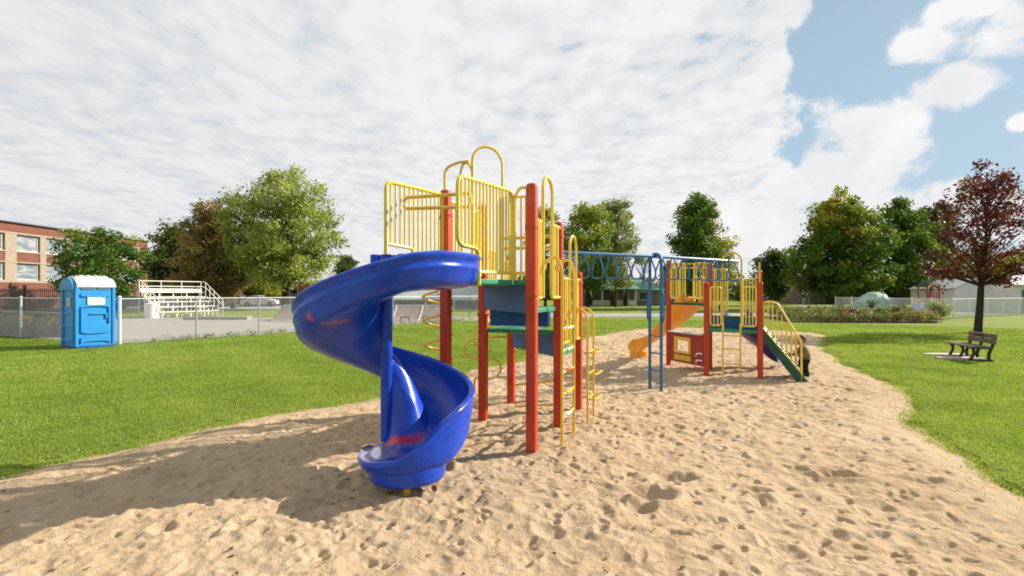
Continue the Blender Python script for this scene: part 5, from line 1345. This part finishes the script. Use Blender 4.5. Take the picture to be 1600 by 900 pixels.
def tree(name, label, x, y, H_, z0, rad, leafm, shape='round', seed=1, ncl=130, per=95, size=.16, trunk_r=.22, sig=.55, bark='bark', group='trees', yscale=1.0, cat='tree', lean=(0, 0), tintf=None, hole=0.0):
    r_ = random.Random(seed); T = thing(name, label, cat, (x, y, 0), group)
    mb = MB(); ch = H_ - z0
    tp = [Vector((x + lean[0] * t + r_.uniform(-1, 1) * .04 * H_ * .3 * t, y + lean[1] * t + r_.uniform(-1, 1) * .04 * H_ * .3 * t, -.15 + (H_ * .86 + .15) * t)) for t in (0, .06, .2, .4, .6, .8, 1)]
    tr = [trunk_r * k for k in (1.45, 1.05, .92, .72, .5, .28, .06)]
    mb.tube(smooth_path(tp, 4), list(np.interp(np.linspace(0, 6, 25), range(7), tr)), 10)
    def trunk_at(z):
        t = min(1, max(0, (z + .15) / (H_ * .86 + .15))); i = np.interp(t, (0, .06, .2, .4, .6, .8, 1), range(7)); k = min(5, int(i)); return tp[k].lerp(tp[k + 1], i - k)
    cl = []; sg = []; nl = max(12, ncl // 6)
    for i in range(nl):
        t = (i + .5) / nl; az = i * 2.39996 + r_.uniform(-.4, .4)
        zt = z0 + ch * (.04 + .93 * t) ; rr = rad * shape_r(shape, (zt - z0) / ch) * r_.uniform(.74, 1.12)
        st = trunk_at(max(z0 * .85, zt - rr * r_.uniform(.35, .9) - .1 * ch)); end = Vector((x + lean[0] * .6 + math.cos(az) * rr, y + lean[1] * .6 + math.sin(az) * rr * yscale, zt))
        mid = st.lerp(end, .5) + Vector((r_.uniform(-1, 1), r_.uniform(-1, 1), r_.uniform(0, 1.2))) * .10 * rr
        path = smooth_path([st, mid, end], 4); lr = trunk_r * .34 * (1 - .5 * t)
        mb.tube(path, [lr * (1 - .85 * k / 8) for k in range(9)], 6, cap=False)
        for k in range(6):
            f = r_.uniform(.34, 1.05); p = path[min(8, int(f * 8))]
            q = p + Vector((r_.gauss(0, 1), r_.gauss(0, 1) * yscale, r_.gauss(0, .7) + .1)) * rad * .17
            # keep inside the crown envelope
            tt = min(1, max(0, (q.z - z0) / ch)); lim = rad * shape_r(shape, tt) * 1.06 + .12
            dx, dy = q.x - x - lean[0] * .6, (q.y - y - lean[1] * .6) / yscale; dd_ = math.hypot(dx, dy)
            if dd_ > lim: q.x = x + lean[0] * .6 + dx * lim / dd_; q.y = y + lean[1] * .6 + dy * lim / dd_ * yscale
            if r_.random() < hole: continue
            if k < 3: mb.tube([p, q], [lr * .22, lr * .06], 4, cap=False)
            cl.append(q); sg.append(sig * r_.uniform(.6, 1.25))
    tin = None
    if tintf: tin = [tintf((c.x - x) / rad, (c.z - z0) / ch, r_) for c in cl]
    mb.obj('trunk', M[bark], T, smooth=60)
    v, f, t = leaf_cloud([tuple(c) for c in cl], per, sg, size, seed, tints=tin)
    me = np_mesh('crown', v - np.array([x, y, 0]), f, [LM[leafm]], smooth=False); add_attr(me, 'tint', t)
    o = bpy.data.objects.new('crown', me); COL.objects.link(o); o.parent = T
    return T
def pxt(px, Y): return ((px - 800) / FOC * Y, Y)
def zt(py, Y): return EYE + (HOR - py) * Y / FOC
GT = 'background trees'
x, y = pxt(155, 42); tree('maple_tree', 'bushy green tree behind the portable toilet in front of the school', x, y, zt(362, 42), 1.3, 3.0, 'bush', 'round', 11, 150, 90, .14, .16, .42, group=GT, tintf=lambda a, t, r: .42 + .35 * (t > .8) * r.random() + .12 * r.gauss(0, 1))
x, y = pxt(270, 64); tree('leafy_tree', 'dark olive tree between the school and the brown tree', x, y, zt(352, 64), 1.5, 2.7, 'dark', 'vase', 12, 130, 90, .2, .25, .6, group=GT, tintf=lambda a, t, r: .65 + .2 * r.gauss(0, 1))
x, y = pxt(330, 58); tree('leafy_tree', 'brown leaved tree behind the bleachers', x, y, zt(322, 58), 1.0, 3.9, 'brown', 'maple', 13, 190, 100, .17, .25, .5, group=GT)
x, y = pxt(285, 66); tree('leafy_tree', 'yellowish olive tree behind the left of the brown tree', x, y, zt(372, 66), 1.0, 3.4, 'autumn', 'round', 33, 100, 90, .19, .25, .5, group=GT, tintf=lambda a, t, r: .2 + .15 * r.gauss(0, 1))
x, y = pxt(448, 56); tree('leafy_tree', 'tall spreading pale green tree, largest on the left', x, y, zt(278, 56), 3.6, 7.3, 'willow', 'vase', 14, 360, 78, .18, .48, .64, bark='bark_dark', group=GT, hole=.12)
x, y = pxt(365, 60); tree('leafy_tree', 'olive green tree crown between the brown tree and the pale tree', x, y, zt(308, 60), 3.0, 4.2, 'willow', 'round', 15, 130, 90, .19, .3, .6, group=GT, tintf=lambda a, t, r: .18 + .12 * r.gauss(0, 1))
x, y = pxt(408, 72); tree('leafy_tree', 'yellow green bushy tree under the tall pale tree', x, y, zt(422, 72), .8, 3.0, 'yellowgreen', 'round', 16, 90, 80, .2, .15, .5, group=GT)
x, y = pxt(543, 78); tree('leafy_tree', 'small dark tree at the right foot of the tall pale tree', x, y, zt(398, 78), .8, 2.6, 'dark', 'maple', 17, 80, 80, .22, .2, .55, group=GT)
x, y = pxt(918, 58); tree('leafy_tree', 'yellowish green tree behind the left half of the monkey bars', x, y, zt(318, 58), 2.6, 3.5, 'autumn', 'maple', 18, 180, 90, .17, .2, .5, bark='bark_dark', group=GT, tintf=lambda a, t, r: .42 + .15 * r.gauss(0, 1))
x, y = pxt(962, 66); tree('leafy_tree', 'greyish green tree just behind the yellowish one', x, y, zt(308, 66), 3.0, 3.4, 'grey', 'maple', 19, 150, 90, .18, .2, .5, group=GT, hole=.15)
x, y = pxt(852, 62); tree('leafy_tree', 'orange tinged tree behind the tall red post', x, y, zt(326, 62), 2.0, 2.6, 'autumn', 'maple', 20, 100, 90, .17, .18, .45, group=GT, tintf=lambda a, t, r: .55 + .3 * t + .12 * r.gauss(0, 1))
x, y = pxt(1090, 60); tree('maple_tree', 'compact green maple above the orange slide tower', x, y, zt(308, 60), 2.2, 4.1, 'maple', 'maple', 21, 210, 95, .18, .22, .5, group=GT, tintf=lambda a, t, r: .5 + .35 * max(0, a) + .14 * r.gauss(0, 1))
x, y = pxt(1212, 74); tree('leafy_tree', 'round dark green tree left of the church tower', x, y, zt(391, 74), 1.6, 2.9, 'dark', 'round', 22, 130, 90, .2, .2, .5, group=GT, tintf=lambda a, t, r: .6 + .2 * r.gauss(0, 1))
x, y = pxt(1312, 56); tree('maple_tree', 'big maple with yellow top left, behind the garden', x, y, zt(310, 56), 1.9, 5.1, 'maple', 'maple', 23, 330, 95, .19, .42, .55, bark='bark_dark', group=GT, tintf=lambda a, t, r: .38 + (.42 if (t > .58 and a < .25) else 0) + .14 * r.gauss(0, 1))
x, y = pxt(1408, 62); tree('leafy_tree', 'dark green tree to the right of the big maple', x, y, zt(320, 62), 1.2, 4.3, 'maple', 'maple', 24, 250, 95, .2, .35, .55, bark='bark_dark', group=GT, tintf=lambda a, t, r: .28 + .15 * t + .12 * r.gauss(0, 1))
for i, (px, py, lb) in enumerate(((1448, 318, 'left of the two narrow dark poplars behind the red tree'), (1474, 312, 'right of the two narrow dark poplars behind the red tree'))):
    x, y = pxt(px, 72); tree('poplar_tree', lb, x, y, zt(py, 72), .8, 1.5, 'dark', 'column', 25 + i, 120, 80, .2, .2, .45, group=GT)
x, y = pxt(1540, 66); tree('leafy_tree', 'dark green tree behind the shed', x, y, zt(395, 66), 1.0, 6.2, 'dark', 'round', 28, 170, 90, .22, .3, .6, group=GT)
x, y = pxt(1640, 62); tree('leafy_tree', 'dark green tree behind the garage', x, y, zt(385, 62), 1.0, 5.0, 'dark', 'round', 29, 130, 90, .22, .3, .6, group=GT)
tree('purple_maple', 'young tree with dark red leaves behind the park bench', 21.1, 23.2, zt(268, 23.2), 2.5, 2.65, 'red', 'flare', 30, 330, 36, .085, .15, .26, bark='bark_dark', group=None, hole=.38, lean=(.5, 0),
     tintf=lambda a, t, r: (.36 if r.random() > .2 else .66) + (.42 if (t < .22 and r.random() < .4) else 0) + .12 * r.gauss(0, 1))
# bare tree between
T = thing('bare_tree', 'leafless pale tree seen between the monkey bars and the compact maple', 'tree', (*pxt(1006, 76), 0), GT)
mb = MB(); x, y = pxt(1006, 76); r_ = random.Random(3); mb.tube([(x, y, -.1), (x, y, 3.5), (x + .2, y, 6.5)], [.16, .11, .05], 6)
for i in range(26):
    a = r_.uniform(0, 6.28); z = r_.uniform(2.5, 5.5); ln = r_.uniform(1.2, 2.6); p0 = Vector((x, y, z)); p1 = p0 + Vector((math.cos(a) * ln * .6, math.sin(a) * ln * .6, ln)); mb.tube([p0, p1], [.04, .012], 4, cap=False)
    for k in range(3): q = p0.lerp(p1, r_.uniform(.4, .95)); mb.tube([q, q + Vector((r_.uniform(-.5, .5), r_.uniform(-.5, .5), r_.uniform(.2, .8)))], [.018, .006], 3, cap=False)
mb.obj('trunk', mat('pale_bark', (.26, .22, .18), .9, .1, 4), T)
# sapling
x, y = G(733, 494); T = thing('sapling', 'thin staked sapling on the grass strip beyond the fence', 'sapling', (x, y, 0)); mb = MB(); mb.tube([(x, y, -.1), (x + .02, y, 1.7)], [.04, .02], 6); mb.tube([(x + .02, y, 1.0), (x + .5, y, 1.5)], [.02, .008], 4); mb.obj('trunk', M['bark'], T)
v, f, t = leaf_cloud([(x + .1, y, 1.5), (x + .3, y, 1.4), (x, y, 1.2)], 30, .16, .06, 3); me = np_mesh('crown', v - np.array([x, y, 0]), f, [LM['grey']], smooth=False); add_attr(me, 'tint', t); o = bpy.data.objects.new('crown', me); COL.objects.link(o); o.parent = T

# far tree line: a wood that reads as one mass
g = np.random.default_rng(5); cs = []; ss_ = []
for i in range(1500):
    a = g.uniform(R(-62), R(62)); d = g.uniform(125, 165); hmax = 3.4 + 2.6 * mnoise.noise(Vector((a * 14, 0, 0))) + 1.2
    cs.append((d * math.sin(a), d * math.cos(a), g.uniform(.2, max(1.2, hmax)))); ss_.append(g.uniform(.9, 1.6))
v, f, t = leaf_cloud(cs, 26, ss_, .6, 6); me = np_mesh('distant_trees', v, f, [LM['dark']], smooth=False); add_attr(me, 'tint', t)
o = bpy.data.objects.new('distant_trees', me); COL.objects.link(o); tag(o, 'low band of distant trees along the horizon', 'trees'); o['kind'] = 'stuff'

# garden planting (uncountable) and the things standing in it
cs = []; ss_ = []
bedp = np.array(bed, float)
while len(cs) < 900:
    x, y = g.uniform(17, 27), g.uniform(30.6, 38.5)
    if poly_sd(np.array([x]), np.array([y]), bedp)[0] > .12:
        hh = .25 + .45 * g.random() ** 2 + .15 * (y > 33); cs.append((x, y, .1 + hh * g.uniform(.3, 1))); ss_.append(g.uniform(.10, .2))
v, f, t = leaf_cloud(cs, 34, ss_, .055, 8, tint_sd=.24); me = np_mesh('garden_plants', v, f, [LM['garden']], smooth=False); add_attr(me, 'tint', t)
o = bpy.data.objects.new('garden_plants', me); COL.objects.link(o); tag(o, 'mixed vegetable and flower planting in the long garden bed', 'plants'); o['kind'] = 'stuff'
cs = []; ss_ = []
for i in range(130):
    t_ = g.random(); p = fpt(21 * t_); k = g.uniform(-.25, .12); cs.append((p[0] + k * .8, p[1] - k * .6, g.uniform(.02, .16))); ss_.append(g.uniform(.05, .12))
v, f, t = leaf_cloud(cs, 22, ss_, .03, 9); me = np_mesh('fence_weeds', v, f, [LM['bush']], smooth=False); add_attr(me, 'tint', t)
o = bpy.data.objects.new('fence_weeds', me); COL.objects.link(o); tag(o, 'straggly weeds along the foot of the chain-link fence', 'weeds'); o['kind'] = 'stuff'
def bush(label, px, Y, r, h, m, seed, z=0.05, n=40, grp='bushes in the garden'):
    x, y = pxt(px, Y); rr = random.Random(seed); c = [(x + rr.gauss(0, .4) * r, y + rr.gauss(0, .4) * r, z + h * rr.uniform(.2, .8)) for _ in range(n)]
    T = thing('bush', label, 'bush', (x, y, 0), grp); v, f, t = leaf_cloud(c, 45, r * .3, .06, seed)
    me = np_mesh('foliage', v - np.array([x, y, 0]), f, [LM[m]], smooth=False); add_attr(me, 'tint', t); o = bpy.data.objects.new('foliage', me); COL.objects.link(o); o.parent = T
    mb = MB()
    for k in range(5): mb.tube([(x, y, -.03), c[k]], [.03, .008], 5)
    mb.obj('stem', M['bark'], T)
bush('dark rounded bush in the garden bed below the white fence', 1402, 33.5, .55, .95, 'dark', 41)
bush('dark purple brown bush near the middle of the garden bed', 1335, 32.5, .42, .75, 'red', 42)
bush('bright green clump beside the potting table', 1377, 33.0, .4, .8, 'bush', 43)
bush('tall grassy bush at the corner of the white fence', 1467, 35.2, .75, 1.35, 'grey', 44)
x, y = pxt(1362, 33.6); T = thing('potting_table', 'small grey potting table with a plant on it in the garden bed', 'table', (x, y, 0))
mb = MB(); mb.box((x, y, .78), (1.5, .6, .05)); mb.obj('table_top', M['galv_light'], T)
for sx_ in (-.65, .65):
    for sy_ in (-.22, .22): mb = MB(); mb.box((x + sx_, y + sy_, .4), (.06, .06, .74)); mb.obj('leg', M['wall_dark'], T)
mb = MB(); mb.box((x, y, .35), (1.35, .5, .04)); mb.obj('shelf', M['wall_dark'], T)
T = thing('potted_plant', 'dark leafy pot plant standing on the potting table', 'plant', (x, y, .805)); mb = MB(); mb.lathe((x, y, .805), [(.12, 0), (.17, .2), (.18, .22)], 12); mb.obj('pot', M['wall_dark'], T)
v, f, t = leaf_cloud([(x - .2, y, 1.12), (x + .2, y, 1.15), (x, y, 1.2)], 60, .16, .06, 4); me = np_mesh('foliage', v - np.array([x, y, .805]), f, [LM['dark']], smooth=False); add_attr(me, 'tint', t); o = bpy.data.objects.new('foliage', me); COL.objects.link(o); o.parent = T
# tarp covered hoop frame
x, y = pxt(1358, 43); T = thing('hoop_greenhouse', 'green tarp covered hoop greenhouse behind the white fence', 'greenhouse', (x, y, 0))
mb = MB(); vs = []; nx, na = 10, 12
for i in range(nx + 1):
    u_ = i / nx; xx = x - .98 + 1.96 * u_; k = min(1, .55 + .9 * u_) * (1 if u_ < .95 else .96)
    for j in range(na + 1):
        a = math.pi * j / na; vs.append((xx + .05 * math.sin(j * 2.1 + i), y + 1.2 * math.cos(a), .02 + 1.85 * k * math.sin(a) ** .8))
mb.add(vs, [(i * (na + 1) + j, i * (na + 1) + j + 1, (i + 1) * (na + 1) + j + 1, (i + 1) * (na + 1) + j) for i in range(nx) for j in range(na)] + [tuple(range(na + 1)), tuple(reversed(range(nx * (na + 1), (nx + 1) * (na + 1))))])
mb.obj('tarp', M['tarp'], T, smooth=70)
for xx in (x - .94, x - .3, x + .35, x + .94):
    mb = MB(); mb.tube([(xx, y + 1.24 * math.cos(math.pi * j / 12), .03 + 1.9 * min(1, .55 + .9 * (xx - x + .98) / 1.96) * math.sin(math.pi * j / 12) ** .8) for j in range(13)], .02, 6); mb.obj('hoop', M['galv_light'], T)
# two plastic garden chairs
def chair(px, Y, label, rz):
    x, y = pxt(px, Y); T = thing('garden_chair', label, 'chair', (x, y, 0), 'garden chairs')
    c, s = math.cos(rz), math.sin(rz)
    def q(a, b, z): return Vector((x + a * c - b * s, y + a * s + b * c, z))
    mb = MB(); mb.slab([q(-.32, -.3, .42), q(.32, -.3, .42), q(.30, .25, .34), q(-.30, .25, .34)], (0, 0, 1), .04); mb.obj('seat', M['lav'], T)
    mb = MB(); mb.slab([q(-.32, .22, .34), q(.32, .22, .34), q(.30, .5, 1.0), q(0, .53, 1.08), q(-.30, .5, 1.0)], (s, -c, .4), .04); mb.obj('backrest', M['lav'], T)
    for a in (-.33, .33):
        mb = MB(); mb.bar(q(a, -.32, .6), q(a, .34, .58), .12, .03); mb.obj('armrest', M['lav'], T)
        for b in (-.28, .28): mb = MB(); mb.bar(q(a, b, 0), q(a, b, .6), .05, .07); mb.obj('leg', M['lav'], T)
chair(1434, 38.5, 'pale lavender garden chair leaning left of its twin by the white fence', R(-25)); chair(1447, 39.0, 'pale lavender garden chair nearer the shed by the white fence', R(-10))
# backyard play house on stilts
x, y = pxt(1451, 47); T = thing('backyard_playset', 'wooden backyard play house with a white and green canopy beside the shed', 'playset', (x, y, 0))
for a in (-.55, .55):
    for b in (-.5, .5): mb = MB(); mb.box((x + a, y + b, 1.2), (.1, .1, 2.4)); mb.obj('post', mat('reddish_wood', (.30, .10, .045), .7, .1, 5) if 'redwood' not in M else M['redwood'], T)
mb = MB(); mb.box((x, y, 1.3), (1.2, 1.1, .06)); mb.obj('floor', M['bench_wood'], T)
mb = MB()
for k in range(5): mb.box((x - .5 + .25 * k, y - .56, 1.6), (.12, .03, .5))
mb.obj('front_railing', M['red_panel'], T)
mb = MB(); mb.slab([(x - .8, y - .7, 2.35), (x - .8, y + .7, 2.35), (x, y + .7, 3.0), (x, y - .7, 3.0)], (-.6, 0, .8), .03); CN = mb.obj('canopy', M['dgreen'], T, label='dark green slope of the canopy')
mb = MB(); mb.slab([(x + .8, y - .7, 2.35), (x + .8, y + .7, 2.35), (x + .003, y + .7, 3.0), (x + .003, y - .7, 3.0)], (.6, 0, .8), .03); mb.obj('canopy', M['paper'], T, label='white slope of the canopy')
mb = MB(); mb.slab([(x - .9, y - .3, 1.3), (x - .9, y + .3, 1.3), (x - 2.0, y + .3, .25), (x - 2.0, y - .3, .25)], (-.7, 0, .7), .05); mb.obj('slide', M['gold'], T)
# a slim lamp post far behind the tall pale tree
x, y = pxt(516, 74); T = thing('light_pole', 'slim grey light pole at the right of the tall pale tree', 'pole', (x, y, 0)); mb = MB(); mb.tube([(x, y, -.1), (x, y, 5.9)], .06, 8); mb.obj('mast', M['galv'], T); mb = MB(); mb.box((x, y - .1, 5.95), (.3, .5, .12)); mb.obj('lamp_head', M['galv'], T)
